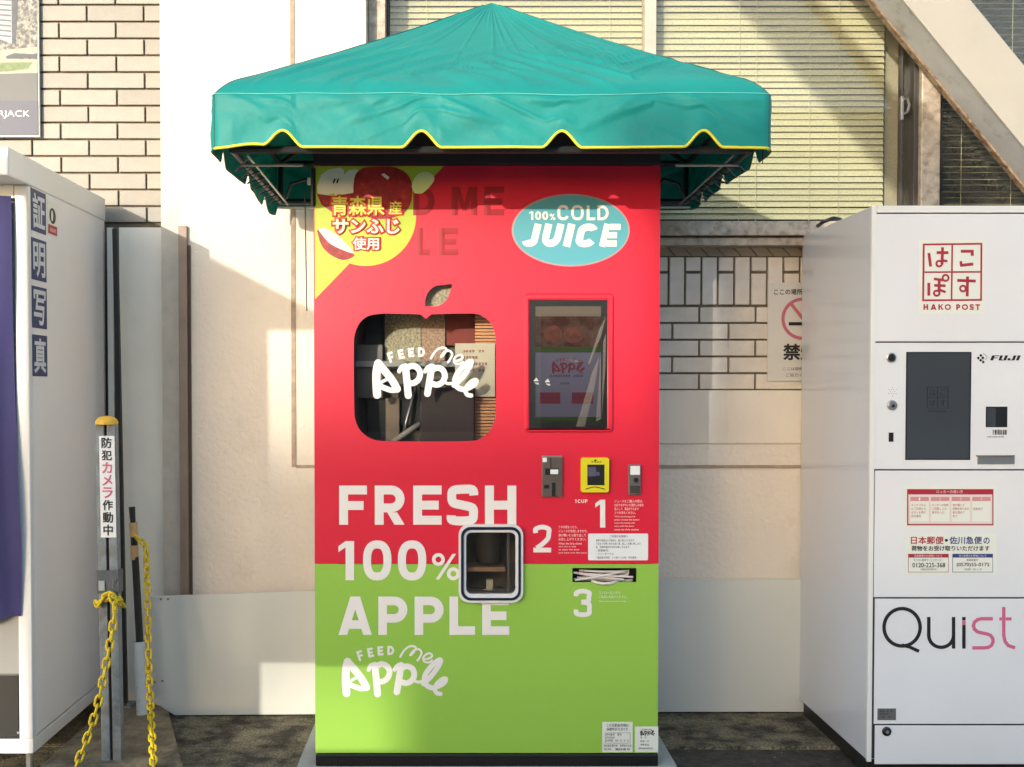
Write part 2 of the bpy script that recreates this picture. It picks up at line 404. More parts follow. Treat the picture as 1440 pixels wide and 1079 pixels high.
M['concrete'] = mat('kerb concrete', (128, 116, 92), .9, dirt=((82, 72, 54), 9, .42, .66), bump=(60, .6), var=(30, .15))
M['pave'] = mat('stained pavement', (124, 115, 90), .85, dirt=((50, 45, 34), 9, .42, .60), bump=(95, 1.0), var=(120, .7))
M['asphalt'] = mat('old asphalt', (60, 55, 46), .85, dirt=((176, 168, 150), 75, .64, .70), bump=(110, 1.0), var=(30, .5))
M['plinth'] = mat('grey steel plinth', (160, 164, 156), .6, var=(20, .08))
M['curtain'] = mat('purple curtain', (54, 50, 94), .85, bump=(200, .1))
M['navy'] = mat('navy print', (30, 50, 96), .5)
M['ink'] = mat('black ink', (22, 20, 20), .5)
M['pink'] = mat('pink ink', (206, 96, 128), .5)
M['pinkring'] = mat('faded red ink', (190, 96, 112), .5)
M['crimson'] = mat('crimson ink', (168, 34, 50), .5)
M['crimson_l'] = mat('pale crimson ink', (206, 140, 134), .5)
M['blueink'] = mat('blue ink', (46, 60, 120), .5)
M['sticker'] = mat('sticker film', (226, 224, 208), .4)
M['paper'] = mat('white paper', (228, 226, 220), .6)
M['screen'] = mat('switched off screen', (62, 66, 70), .12, coat=.6)
M['screen_line'] = mat('screen ghost mark', (46, 44, 48), .2)
M['disp_brown'] = mat('display photo', (84, 64, 56), .2, dirt=((60, 34, 30), 18, .4, .6), coat=.3)
M['disp_purple'] = mat('display panel', (92, 88, 108), .2, coat=.3)
M['disp_green'] = mat('display green', (52, 66, 32), .2, coat=.3)
M['disp_red'] = mat('display button', (96, 40, 52), .2, coat=.3)
M['disp_apple'] = mat('display apple', (92, 52, 44), .25, var=(40, .3), coat=.3)
M['disp_sand'] = mat('display sand', (112, 98, 88), .2, coat=.3)
M['film'] = mat('creased film', (176, 164, 154), .3)
M['veil'] = glass('painted glare', (1, 1, 1), 1.0)
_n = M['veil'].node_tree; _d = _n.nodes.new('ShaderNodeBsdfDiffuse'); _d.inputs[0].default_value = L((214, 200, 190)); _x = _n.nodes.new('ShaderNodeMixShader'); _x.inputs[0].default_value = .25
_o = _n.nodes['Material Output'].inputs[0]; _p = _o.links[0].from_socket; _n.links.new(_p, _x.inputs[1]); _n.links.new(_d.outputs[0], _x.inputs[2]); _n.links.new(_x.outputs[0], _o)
M['bronze'] = mat('bronze metal plate', (112, 98, 90), .38, .5, var=(30, .08))
M['graymetal'] = mat('grey cast metal', (120, 114, 110), .4, .5)
M['navyring'] = mat('navy gasket', (16, 26, 52), .35)
M['inner'] = mat('cabinet interior', (104, 96, 86), .7, var=(10, .25))
M['speckle'] = mat('speckled panel', (172, 160, 132), .6, var=(130, .6))
M['speckle2'] = mat('pinkish speckled panel', (176, 142, 118), .6, var=(130, .5))
M['maroon'] = mat('maroon panel', (132, 46, 30), .5, var=(8, .2))
M['copper'] = mat('copper slats', (226, 160, 110), .45, rnd=.1)
M['wood'] = mat('brown wood shelf', (168, 128, 98), .6, var=(14, .15))
M['cup'] = mat('dark cup', (58, 50, 44), .35)
M['beige'] = mat('beige block', (206, 190, 160), .6)
M['clearglass'] = glass('display glass', (.95, .96, .95), 1.1)
M['straw'] = mat('paper wrapped straw', (226, 212, 204), .7, rnd=.05, dirt=((196, 130, 130), 60, .6, .7))
M['reflector'] = mat('opposite facade', (150, 140, 126), .8, var=(1, .1))
M['facade_dark'] = mat('opposite dark glass', (40, 44, 48), .15)
M['light_blocker'] = mat('blocker concrete', (140, 136, 128), .85, var=(2, .1))
M['poster_w'] = mat('poster border', (184, 182, 172), .5)
M['poster_navy'] = mat('poster navy', (34, 37, 66), .45, var=(10, .1))
M['poster_grey'] = mat('poster dark grey', (60, 58, 57), .45, var=(8, .12))
M['poster_city'] = mat('poster city view', (150, 145, 130), .5, dirt=((70, 66, 62), 55, .42, .56), var=(120, .3))
M['poster_tower'] = mat('poster tower', (146, 150, 154), .5, var=(30, .1))
M['poster_dark'] = mat('poster dark tower', (58, 58, 68), .5, var=(40, .3))
M['poster_green'] = mat('poster lawn', (98, 114, 58), .5, var=(60, .3))
M['poster_sand'] = mat('poster street', (158, 150, 130), .5, var=(40, .12))

# ------------------------------------------------------------------ setting: ground
g = MB(); g.box(-60, 60, -80, 12, -.4, -.012); tag(g.build('ground', M['asphalt']), kind='structure')
tag(MB().box(-60, 60, -80, 3.3, -.011, -.007).build('bounce_paving', mat('pale bounce paving', (172, 166, 154), .85, var=(2, .08))), kind='structure')  # unseen pale ground, added to bounce light onto the fronts
YS = 3.87
g = MB(); g.box(-9, 9, YS, 4.9, -.3, 0.0); g.box(-9, .45, 3.31, YS-.0005, -.3, -.0006); tag(g.build('pavement', M['pave'], bev=.004), kind='structure')

YW = 4.28            # plaster face
# ------------------------------------------------------------------ setting: walls
COLX0, COLX1 = PX(255, YW), PX(516, YW)
wall = tag(MB().box(COLX0, COLX1, YW, 5.2, 0, 6.5).build('wall_column', M['plaster'], bev=.006), kind='structure')
zt = PZ(549, YW); zl = PZ(625, YW)
g = MB(); g.box(COLX1+.001, 4.2, YW+.006, 5.2, 0, zl); low = tag(g.build('wall_lower', M['plaster']), kind='structure')
g = MB(); g.box(COLX1+.001, 4.2, YW, 5.2, zl+.001, zt); g.build('ledge_band', M['plaster_s'], low, bev=.006)
# grooved joint: sunk outline drawn as a recessed bead
g = MB()
gx0, gx1 = PX(410, YW), PX(416.5, YW); gz = PZ(657, YW)
g.box(gx0, gx1, YW-.004, YW+.004, gz, 6.4); g.box(gx1, COLX1, YW-.003, YW+.004, gz-.004, gz+.008)
g.build('joint_sealant', M['groove'], wall, bev=.002)
g = MB().box(COLX1+.01, 3.5, YW+.001, YW+.01, gz-.004, gz+.007); g.build('joint_sealant', M['groove'], low)
# left tiled wall
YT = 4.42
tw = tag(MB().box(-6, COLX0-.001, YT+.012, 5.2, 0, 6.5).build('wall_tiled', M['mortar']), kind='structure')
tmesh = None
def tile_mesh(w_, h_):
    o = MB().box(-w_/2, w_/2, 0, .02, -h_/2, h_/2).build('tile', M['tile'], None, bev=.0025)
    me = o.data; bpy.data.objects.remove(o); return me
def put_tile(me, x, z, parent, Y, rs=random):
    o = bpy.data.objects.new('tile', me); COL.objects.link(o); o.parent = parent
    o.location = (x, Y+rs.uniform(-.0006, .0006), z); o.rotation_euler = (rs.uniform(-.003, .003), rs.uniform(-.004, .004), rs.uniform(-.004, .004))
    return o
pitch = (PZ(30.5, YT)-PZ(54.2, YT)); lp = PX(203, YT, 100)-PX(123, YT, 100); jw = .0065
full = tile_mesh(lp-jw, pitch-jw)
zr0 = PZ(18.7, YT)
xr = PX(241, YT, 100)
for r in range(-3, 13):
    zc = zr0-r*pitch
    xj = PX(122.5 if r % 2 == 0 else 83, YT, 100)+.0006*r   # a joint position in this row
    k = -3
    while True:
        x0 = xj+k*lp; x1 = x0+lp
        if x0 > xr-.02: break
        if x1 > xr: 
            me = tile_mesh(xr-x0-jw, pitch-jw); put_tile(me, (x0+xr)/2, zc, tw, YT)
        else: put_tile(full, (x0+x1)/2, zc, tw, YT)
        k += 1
g = MB().box(PX(241, YT), COLX0+.012, YW+.006, YT+.02, 0, 6.4); g.build('corner_bead', M['alu_light'], wall)
g = MB().box(PX(238, YT), PX(243, YT), YT-.008, YT+.02, PZ(320, YT), 6.4); g.build('joint_sealant', M['groove'], tw, bev=.003)

# tiled band under the window
YB = 4.33
tb = tag(MB().box(COLX1+.002, 4.2, YB+.012, 5.2, zt+.001, PZ(330, YB)).build('wall_tile_band', M['mortar']), kind='structure')
rp = PZ(432, YB)-PZ(455.6, YB); bl = PX(1061.7, YB)-PX(982.6, YB); jb = .0075
_t1 = M['tile']; M['tile'] = M['tile2']
fb = tile_mesh(bl-jb, rp-jb)
for r in range(5):
    zc = PZ(442.7+23.55*r, YB); xj = PX(982.6 if r % 2 == 0 else 944.7, YB)
    for k in range(-2, 5):
        put_tile(fb, xj+(k+.5)*bl, zc, tb, YB)
sp = PX(985, YB)-PX(962, YB)
fs_ = tile_mesh(sp-.0075, PZ(362, YB)-PZ(428.5, YB)); s1 = tile_mesh(sp-.0075, PZ(362, YB)-PZ(381, YB)); s2 = tile_mesh(sp-.0075, PZ(385, YB)-PZ(428.5, YB))
for k in range(-4, 16):
    xc = PX(950.7, YB)+k*sp
    if k % 2 == 0: put_tile(fs_, xc, PZ(395.2, YB), tb, YB)
    else: put_tile(s1, xc, PZ(371.5, YB), tb, YB); put_tile(s2, xc, PZ(406.7, YB), tb, YB)
M['tile'] = _t1
# slanted closer course under the sill, with the sill's shade put into its colour
za, zb = PZ(344, YB), PZ(360, YB)
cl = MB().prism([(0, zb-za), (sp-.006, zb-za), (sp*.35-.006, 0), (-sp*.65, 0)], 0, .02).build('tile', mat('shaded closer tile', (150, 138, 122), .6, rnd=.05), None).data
for o in [o for o in COL.objects if o.data is cl]: bpy.data.objects.remove(o)
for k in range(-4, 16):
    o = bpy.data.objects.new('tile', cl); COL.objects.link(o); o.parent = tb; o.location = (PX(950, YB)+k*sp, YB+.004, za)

# ------------------------------------------------------------------ window
YG = 4.47
def frame_bar(parent, x0, x1, z0, z1, y0, y1, m='alu', name='frame', bev=.002):
    return MB().box(x0, x1, y0, y1, z0, z1).build(name, M[m], parent, bev=bev)
win = thing('window', 'wide aluminium window with closed cream blinds behind the teal awning', 'window')
zs = PZ(311, 4.3); ztop = 3.6
wx0, wx1 = PX(516, YG)+.0, PX(1290, YG)
frame_bar(win, COLX1+.002, PX(545, YG), zs, ztop, 4.36, 4.5, 'alu')
frame_bar(win, PX(545, YG)+.001, PX(549, YG), zs, ztop, 4.44, 4.5, 'alu_dark')
frame_bar(win, PX(903, YG), PX(918, YG), zs, ztop, 4.43, 4.52, 'alu_light')
frame_bar(win, PX(1281, 4.42), PX(1290.5, 4.42), zs, ztop, 4.42, 4.52, 'alu_dark')
frame_bar(win, PX(1262, YG), PX(1264, YG), zs, ztop, YG-.01, YG+.03, 'alu_dark')
frame_bar(win, COLX1+.002, PX(1292, YG), zs-.001, zs+.022, 4.45, 4.5, 'alu', 'sash_rail')
sill = MB().box(COLX1+.003, 2.6, 4.24, 4.47, PZ(331, 4.24), PZ(311, 4.24)).build('sill', M['alu'], win, bev=.003)
MB().box(COLX1+.003, 2.6, 4.262, 4.46, PZ(345, 4.26), PZ(334, 4.26)).build('drip_rail', M['alu'], win, bev=.002)
MB().box(PX(549, YG)+.001, PX(903, YG)-.001, YG, YG+.004, zs+.022, ztop).build('pane', M['glass'], win)
MB().box(PX(918, YG)+.001, PX(1283, YG)-.001, YG, YG+.004, zs+.022, ztop).build('pane', M['glass'], win)
# pale curtain reveal and latch at the right of the pane
MB().box(PX(1240, 4.6), PX(1262, 4.6), 4.60, 4.62, zs, ztop).build('reveal', mat('pale reveal', (178, 172, 148), .7), win)
MB().box(PX(1264, 4.56), PX(1283, 4.56), 4.56, 4.58, zs, ztop).build('reveal', mat('grey reveal', (120, 118, 100), .7), win)
la = MB(); pbox(la, 1268, 1271, 135, 168, 4.455, 4.47); la.build('latch', M['steel'], win, bev=.001)
la = MB(); la.tube([P(1270, 140, 4.45), P(1276, 139, 4.45), P(1279, 148, 4.45), P(1276, 158, 4.45), P(1270, 160, 4.45)], .006, 6); la.build('latch_lever', M['steel'], win, smooth=True)
win2 = thing('window', 'dark window half hidden by the diagonal beam above the parcel locker', 'window')
frame_bar(win2, PX(1291.5, 4.39), PX(1318, 4.39), zs, ztop, 4.39, 4.56, 'alu', 'mullion', .004)
frame_bar(win2, PX(1319, YG), 2.95, zs-.001, zs+.022, 4.45, 4.5, 'alu', 'sash_rail')
MB().box(PX(1319, YG), 2.95, YG, YG+.004, zs+.022, ztop).build('pane', M['glass'], win2)
# room behind
room = MB(); room.box(COLX1, 4.2, 5.4, 5.45, .2, 4.2); room.box(COLX1-.1, COLX1-.02, 4.6, 5.4, .2, 4.2); room.box(COLX1, 4.2, 4.7, 5.4, 4.0, 4.1); room.box(COLX1, 4.2, 4.62, 5.4, zs-.1, zs-.02)
tag(room.build('room_wall', M['room']), kind='structure')
tag(MB().box(COLX1+.002, 4.2, 4.28, 5.2, ztop+.001, 6.5).build('wall_upper', M['plaster']), kind='structure')
def blind(label, x0, x1, n, ztop_, dz, ang, m, cords, dark=False):
    b = thing('venetian_blind', label, 'blind', 'venetian blinds behind the windows')
    w_ = x1-x0; hw = .0135
    me = MB().add([(sx*w_/2, -cos(ang)*hw*t, -sin(ang)*hw*t + (.0015*(1-t*t))) for sx in (-1, 1) for t in (-1, -.4, .4, 1)],
                  [(0, 1, 5, 4), (1, 2, 6, 5), (2, 3, 7, 6)]).build('slat', M[m], None).data
    for o in [o for o in COL.objects if o.data is me]: bpy.data.objects.remove(o)
    for k in range(n):
        o = bpy.data.objects.new('slat', me); COL.objects.link(o); o.parent = b
        o.location = ((x0+x1)/2, 4.535+random.uniform(-.001, .001), ztop_-k*dz+random.uniform(-.0012, .0012)); o.rotation_euler = (random.uniform(-.16, .10), random.uniform(-.0012, .0012), 0)
    for cx in cords:
        MB().box(cx-.0008, cx+.0008, 4.517, 4.5185, ztop_-n*dz, ztop_).build('cord', M['slat'], b)
    return b
ztb = 2.92
nb = int((ztb-zs-.03)/.0247)+1
blind('closed cream venetian blind behind the awning peak, left of the pale mullion', PX(549, 4.535), PX(904, 4.535), nb, ztb, .0247, radians(66), 'slat', [PX(600, 4.5), PX(760, 4.5), PX(856, 4.5)])
blind('closed cream venetian blind crossed by the diagonal beam shadow', PX(917, 4.535), PX(1238, 4.535), nb, ztb, .0247, radians(66), 'slat', [PX(1038, 4.5), PX(1062, 4.5), PX(1137, 4.5), PX(1178, 4.5)])
blind('open venetian blind with thin slats in the dark window above the parcel locker', PX(1322, 4.535), PX(1500, 4.535), nb, ztb, .0247, radians(12), 'slat', [PX(1350, 4.5), PX(1420, 4.5)])

# ------------------------------------------------------------------ diagonal steel brace
br = thing('steel_brace', 'thick cream steel beam sloping down across the window at upper right', 'beam')
YF, YK = 4.16, 4.374
def dline(px, py, Y): q = P(px, py, Y); return Vector((q.x, q.z))
A0 = dline(1270, 0, YF); A1 = dline(1440, 207, YF); B0 = dline(1365, 0, YF); B1 = dline(1440, 86, YF)
d = (A1-A0).normalized(); nrm = Vector((d.y, -d.x))
if nrm.x < 0: nrm = -nrm
wd = abs((B0-A0).dot(nrm))
def quad(off0, off1, s0, s1): 
    a = A0+d*s0; b = A0+d*s1
    return [tuple(a+nrm*off0), tuple(b+nrm*off0), tuple(b+nrm*off1), tuple(a+nrm*off1)]
MB().prism(quad(.0, wd, -1.2, 1.3), YF, YF+.012).build('flange', M['beam'], br, bev=.003)
MB().prism(quad(.0, wd, -1.2, 1.3), YK-.012, YK).build('flange', M['beam'], br, bev=.003)
MB().prism(quad(.003, wd-.003, -1.2, 1.3), YF+.012, YK-.012).build('web', mat('shaded side steel', (176, 172, 166), .55, var=(10, .1), dirt=((120, 110, 96), 14, .55, .8)), br)  # grey colour stands in for shade on the beam's underside
MB().prism(quad(-.0035, .006, -1.2, 1.3), YK-.034, YK+.002).build('rusty_lip', M['rust'], br, bev=.002)

# ------------------------------------------------------------------ boards on the wall
pn = thing('wall_panel', 'tall beige metal panel fixed between the photo booth and the plaster column', 'panel')
YP = 4.31
a = P(167, 320, YP); b = P(249, 320, YP)
MB().box(a.x, b.x, YP, YP+.012, .03, a.z).build('sheet', M['panel'], pn, bev=.002)
for yy in (399, 479, 561, 641, 722, 802):
    q = P(246.5, yy, YP); MB().tube([(q.x, YP-.003, q.z), (q.x, YP+.003, q.z)], .0035, 8).build('screw', M['blackmetal'], pn)
MB().box(PX(152, YP), PX(160, YP), YP+.005, YP+.02, .03, a.z).build('edge_strip', M['board'], pn)
tr = thing('metal_trim', 'brown metal channel running down beside the beige panel', 'trim')
a = P(251, 318, 4.27); b = P(267, 318, 4.27)
MB().box(a.x, b.x-.01, 4.262, 4.30, .0, PZ(318, 4.27)).build('channel', M['trim'], tr, bev=.002)
MB().box(b.x-.009, b.x, 4.272, 4.30, .0, PZ(345, 4.27)).build('sealant_strip', mat('dark brown sealant', (84, 64, 50), .7, var=(20, .2)), tr)
lb = thing('wall_board', 'white board leaning on the plaster wall left of the juice machine', 'board')
q = [P(213, 838, 4.24), P(441, 830, 4.24), P(452, 830, 4.24), P(452, 1003, 4.24), P(247, 1009, 4.24), P(213, 985, 4.24)]
MB().prism([(v.x, max(v.z, .004)) for v in q], 4.225, 4.237).build('sheet', M['board'], lb, bev=.0015)
for x, y in ((226, 843), (236, 843), (228, 958), (217, 960)):
    v = P(x, y, 4.22); MB().tube([(v.x, 4.2215, v.z), (v.x, 4.228, v.z)], .004, 8).build('screw', M['graymetal'], lb)
rb = thing('wall_board', 'white board along the wall foot between juice machine and parcel locker', 'board')
g = MB(); a = P(880, 815, 4.262); b = P(1180, 815, 4.262); g.box(a.x, b.x, 4.262, 4.276, .006, a.z); g.build('sheet', M['board'], rb, bev=.0015)

# ------------------------------------------------------------------ poster at top left
po = thing('poster', 'city view poster with navy band on the tiled wall', 'poster')
YQ = 4.40
g = MB(); pbox(g, -90, 56, -120, 193, YQ, YQ+.012); g.build('backing', M['poster_w'], po, bev=.001)
def pf(name, pts, m, lay=1, parent=po, Y=YQ): return MB().flat(pxpoly(pts, Y), Y-.0004*lay).build(name, M[m], parent)
pf('print_city', [(-88, -118), (53, -118), (53, 104), (-88, 104)], 'poster_city', 1)
pf('print_tower', [(-40, -118), (15, -118), (17, 62), (-40, 40)], 'poster_tower', 2)
st = MB()
for k in range(16): st.flat(pxpoly([(-40, -60+k*7), (15.6, -59+k*7.3), (15.7, -57+k*7.3), (-40, -58+k*7)], YQ), YQ-.0012)
st.build('print_storeys', M['poster_grey'], po)
pf('print_dark_tower', [(15, -118), (26, -118), (25, 10), (22, 62), (17, 62)], 'poster_dark', 3)
pf('print_street', [(-88, 80), (53, 66), (53, 75), (10, 82), (53, 84), (53, 104), (-88, 106)], 'poster_sand', 4)
pf('print_lawn', [(-88, 92), (20, 88), (46, 88), (40, 97), (10, 101), (-88, 104)], 'poster_green', 5)
pf('print_hedge', [(8, 80), (20, 75), (52, 77), (52, 82), (10, 83)], 'poster_dark', 6)
pf('print_grey', [(-88, 107), (53, 103), (53, 142), (-88, 142)], 'poster_grey', 7)
pf('print_navy', [(-88, 142), (53.5, 142), (54, 190), (-88, 190)], 'poster_navy', 8)
text('RJACK', (-2, 42, 155.5, 167), YQ-.004, M['print_white'], po, bold=.004)

# ------------------------------------------------------------------ photo booth
bo = thing('photo_booth', 'white ID photo booth with purple curtain at the left edge', 'photo booth')
YB0, YB1 = 3.56, 4.34
bx = PX(42, YB0); zb0 = PZ(1060, YB0); zbt = PZ(206, 3.40)
MB().box(bx-.9, bx, YB0+.03, YB1, zb0+.05, zbt-.05).build('cabinet', mat('booth side white', (232, 226, 222), .35, var=(2, .02)), bo, bev=.003)
MB().box(bx-.95, bx+.004, YB0-.16, YB1, zbt-.085, zbt).build('roof', M['white'], bo, bev=.006)
MB().box(bx-.95, bx+.001, YB0+.0, YB1, zb0, zb0+.045).build('base_frame', M['white'], bo, bev=.003)
jx = PX(23, YB0)
MB().box(jx, bx, YB0-.001, YB0+.029, zb0+.0455, zbt-.086).build('door_jamb', M['white'], bo, bev=.004)
MB().box(bx-.95, jx-.001, YB0, YB0+.028, PZ(279, YB0), zbt-.086).build('lintel', M['white'], bo, bev=.002)
MB().box(bx-.9, jx-.002, YB0+.012, YB0+.029, PZ(952, YB0), PZ(840, YB0)).build('inner_panel', mat('grey inner panel', (150, 146, 140), .5), bo)
MB().box(bx-.9, jx-.002, YB0+.008, YB0+.029, zb0+.046, PZ(949, YB0)).build('kick_panel', M['black'], bo, bev=.004)
q = P(25, 1031, YB0); MB().tube([(q.x, YB0+.002, q.z), (q.x, YB0+.01, q.z)], .004, 8).build('screw', M['steel'], bo)
# curtain with folds
vs_, fs2 = [], []
NX, NZ = 60, 60
cx0, cx1 = bx-.9, PX(22, YB0); cz0, cz1 = PZ(870, YB0), PZ(277, YB0)
for j in range(NZ+1):
    t = j/NZ
    for i in range(NX+1):
        u = i/NX; x = cx0+(cx1-cx0)*u; z = cz0+(cz1-cz0)*t
        wob = .010*sin(u*52+2*sin(t*5))*(.3+.7*(1-t)) + .012*noise.noise(Vector((u*5, t*3, 1)))
        if j == 0: z += .012*sin(u*40)
        vs_.append((x+.012*sin(t*7)*u*(1-t)+(.014*(1-t) if i == NX else 0), YB0-.004+wob-.012, z-(.03*(1-u)*(1-t))))
for j in range(NZ):
    for i in range(NX):
        k = j*(NX+1)+i; fs2.append((k, k+1, k+NX+2, k+NX+1))
MB().add(vs_, fs2).build('curtain', M['curtain'], bo, smooth='all')
for fx in (PX(40, YB0+.05), bx-.8):
    f = MB().tube([(fx-.01, YB0+.06, -.01), (fx-.01, YB0+.06, zb0)], .012, 10); f.tube([(fx-.01, YB0+.06, -.012), (fx-.01, YB0+.06, .008)], .022, 12); f.build('foot', M['steel'], bo, smooth=True)
# kanji squares on the side
for ch, t0, t1, xa, xb in (('証', 269, 327, 41, 65), ('明', 338, 394, 43, 67), ('写', 406, 460, 45, 69), ('真', 475, 526, 46, 70)):
    ya = 3.585; yb_ = 3.715
    zc = PZ((t0+t1)/2, 3.65); hz = .066
    sq = MB().box(bx+.0002, bx+.0012, ya, yb_, zc-hz, zc+hz).build('sign_square', M['navy'], bo)
    text(ch, (ya+.012, yb_-.012, zc+hz-.010, zc-hz+.010), 0, mat('reversed print', (206, 206, 206), .4) if ch == '証' else bpy.data.materials['reversed print'], sq, side=bx+.0014, bold=.022, px=False)
ya, yb_ = 3.728, 3.822; z1, z0 = PZ(284, 3.775)+.0, PZ(332, 3.775)-.0
stk = MB().box(bx+.0002, bx+.001, ya, yb_, z0, z1).build('sticker', M['sticker'], bo)
c = MB(); yc, zc = (ya+yb_)/2, z1-.047
c.add([(bx+.0016, yc+.030*cos(t), zc+.026*sin(t)) for t in [2*pi*k/24 for k in range(24)]], [tuple(range(24))]); c.build('camera_mark', M['ink'], stk)
c = MB(); c.add([(bx+.0022, yc-.006+.010*cos(t), zc+.018*sin(t)) for t in [2*pi*k/16 for k in range(16)]], [tuple(range(16))]); c.build('camera_mark_light', M['sticker'], stk)
MB().add([(bx+.0018, ya+.006, z0+.004), (bx+.0018, yb_-.006, z0+.004), (bx+.0018, yb_-.006, z0+.034), (bx+.0018, ya+.006, z0+.034)], [(0, 1, 2, 3)]).build('red_label', M['crimson'], stk)
MB().add([(bx+.0024, ya+.018, z0+.012), (bx+.0024, yb_-.018, z0+.012), (bx+.0024, yb_-.018, z0+.024), (bx+.0024, ya+.018, z0+.024)], [(0, 1, 2, 3)]).build('label_print', M['crimson_l'], stk)

# ------------------------------------------------------------------ kerb, posts, chains
kx0, kx1 = -1.6, P(252, 1020, 4.1).x
kb = MB().prism([(0, 0), (1, 0), (1, 1), (0, 1)], 0, 1)  # placeholder shape replaced below
kb = MB()
top = [(-1.30, 4.22), (P(233, 978, 4.3).x, 4.22), (P(238, 985, 4.2).x+.012, 4.14), (P(262, 1075, 3.6).x, 3.55), (-1.30, 3.45)]
n_ = len(top); zk = .045
vv = [(x, y, zk) for x, y in top]+[(x+(.012 if x > -1.2 else 0), y-.0, -.05) for x, y in top]
kb.add(vv, [tuple(range(n_)), tuple(range(2*n_-1, n_-1, -1))]+[(i, (i+1) % n_, (i+1) % n_+n_, i+n_) for i in range(n_)])
tag(kb.build('kerb_block', M['concrete'], bev=.008), kind='structure')
# black thin post
bp_ = thing('black_post', 'thin black steel post in the gap behind the grey post', 'post')
p0, p1 = P(176, 975, 4.22), P(162, 322, 4.22)
MB().tube([(p0.x, 4.22, zk+.006), (p1.x, 4.22, p1.z+.3*0)], .0125, 4).build('shaft', M['blackmetal'], bp_)
g = MB().box(p0.x-.034, p0.x+.034, 4.17, 4.25, zk, zk+.008); g.build('base_plate', M['galv'], bp_, bev=.002)
for sx in (-.022, .022): MB().tube([(p0.x+sx, 4.185, zk+.008), (p0.x+sx, 4.185, zk+.018)], .006, 6).build('bolt', M['steel'], bp_)
# grey channel post
gp = thing('grey_post', 'grey galvanised channel post with yellow cap and vertical camera warning label', 'post')
YPST = 3.60
t0 = P(150, 597, YPST); b0 = P(159, 1080, YPST)
tilt = (t0.x-b0.x)/(t0.z-b0.z)
def pst(dx, z, dy=0): return (b0.x+tilt*(z-b0.z)+dx, YPST+dy, z)
hw = 14*YPST/F
z0p, z1p = zk-.04, t0.z
def shaftbox(mb, xa, xb, y0, y1, za_, zb_):
    vs3 = [pst(x, z, y) for z in (za_, zb_) for x, y in ((xa, y0), (xb, y0), (xb, y1), (xa, y1))]
    mb.add(vs3, [(0, 1, 2, 3), (7, 6, 5, 4), (0, 4, 5, 1), (1, 5, 6, 2), (2, 6, 7, 3), (3, 7, 4, 0)])
m_ = MB(); shaftbox(m_, -hw, -.004, -.015, .02, z0p, z1p); m_.build('channel_side', M['galv'], gp, bev=.002)
m_ = MB(); shaftbox(m_, .0045, hw, -.015, .02, z0p, z1p); m_.build('channel_side', M['galv'], gp, bev=.002)
m_ = MB(); shaftbox(m_, -.0035, .004, -.004, .02, z0p, z1p); m_.build('slot', M['rustline'], gp)
m_ = MB()
for k, (r_, h_) in enumerate(((0, .0),)): pass
cz = z1p
prof = [(hw*1.12, 0), (hw*1.15, .006), (hw*1.05, .014), (hw*.8, .022), (hw*.4, .026), (0.001, .027)]
N = 20; vs3 = []; fs3 = []
for r_, h_ in prof:
    for k in range(N): 
        x, y, z = pst(r_*cos(2*pi*k/N), cz+h_, r_*sin(2*pi*k/N)*.9); vs3.append((x, y, z))
for j in range(len(prof)-1):
    fs3 += [(j*N+k, j*N+(k+1) % N, (j+1)*N+(k+1) % N, (j+1)*N+k) for k in range(N)]
MB().add(vs3, fs3).build('cap', M['capyellow'], gp, smooth='all')
za_, zb_ = PZ(755, YPST), PZ(613, YPST)
m_ = MB(); shaftbox(m_, -.0195, .029, -.018, -.0155, za_, zb_); lab = m_.build('warning_label', M['paper'], gp)
chs = '防犯カメラ作動中'
for k, ch in enumerate(chs):
    zt_ = zb_-.004-k*(zb_-za_-.006)/8; h_ = (zb_-za_-.006)/8-.005
    xx = pst(.0045, zt_)[0]
    text(ch, (xx-.0165, xx+.0165, zt_, zt_-h_), YPST-.019, M['pink'] if ch in 'カメラ' else M['ink'], lab, bold=.02, px=False, keep=True)
m_ = MB(); shaftbox(m_, -hw-.005, hw+.005, -.021, .024, PZ(833, YPST), PZ(801, YPST)); cl_ = m_.build('clamp', mat('dark galvanised clamp', (86, 90, 94), .5, .4, var=(40, .2)), gp, bev=.002)
m_ = MB(); shaftbox(m_, -hw+.004, -.008, -.026, -.0215, PZ(829, YPST), PZ(815, YPST)); m_.build('clamp_tab', M['plinth'], cl_, bev=.001)
m_ = MB(); v0 = P(163, 822, YPST-.02); m_.tube([v0, v0+Vector((.002, -.008, .018)), v0+Vector((-.006, -.01, .02)), v0+Vector((-.008, -.006, -.012))], .0012, 6); m_.build('wire_tie', M['steel'], cl_)

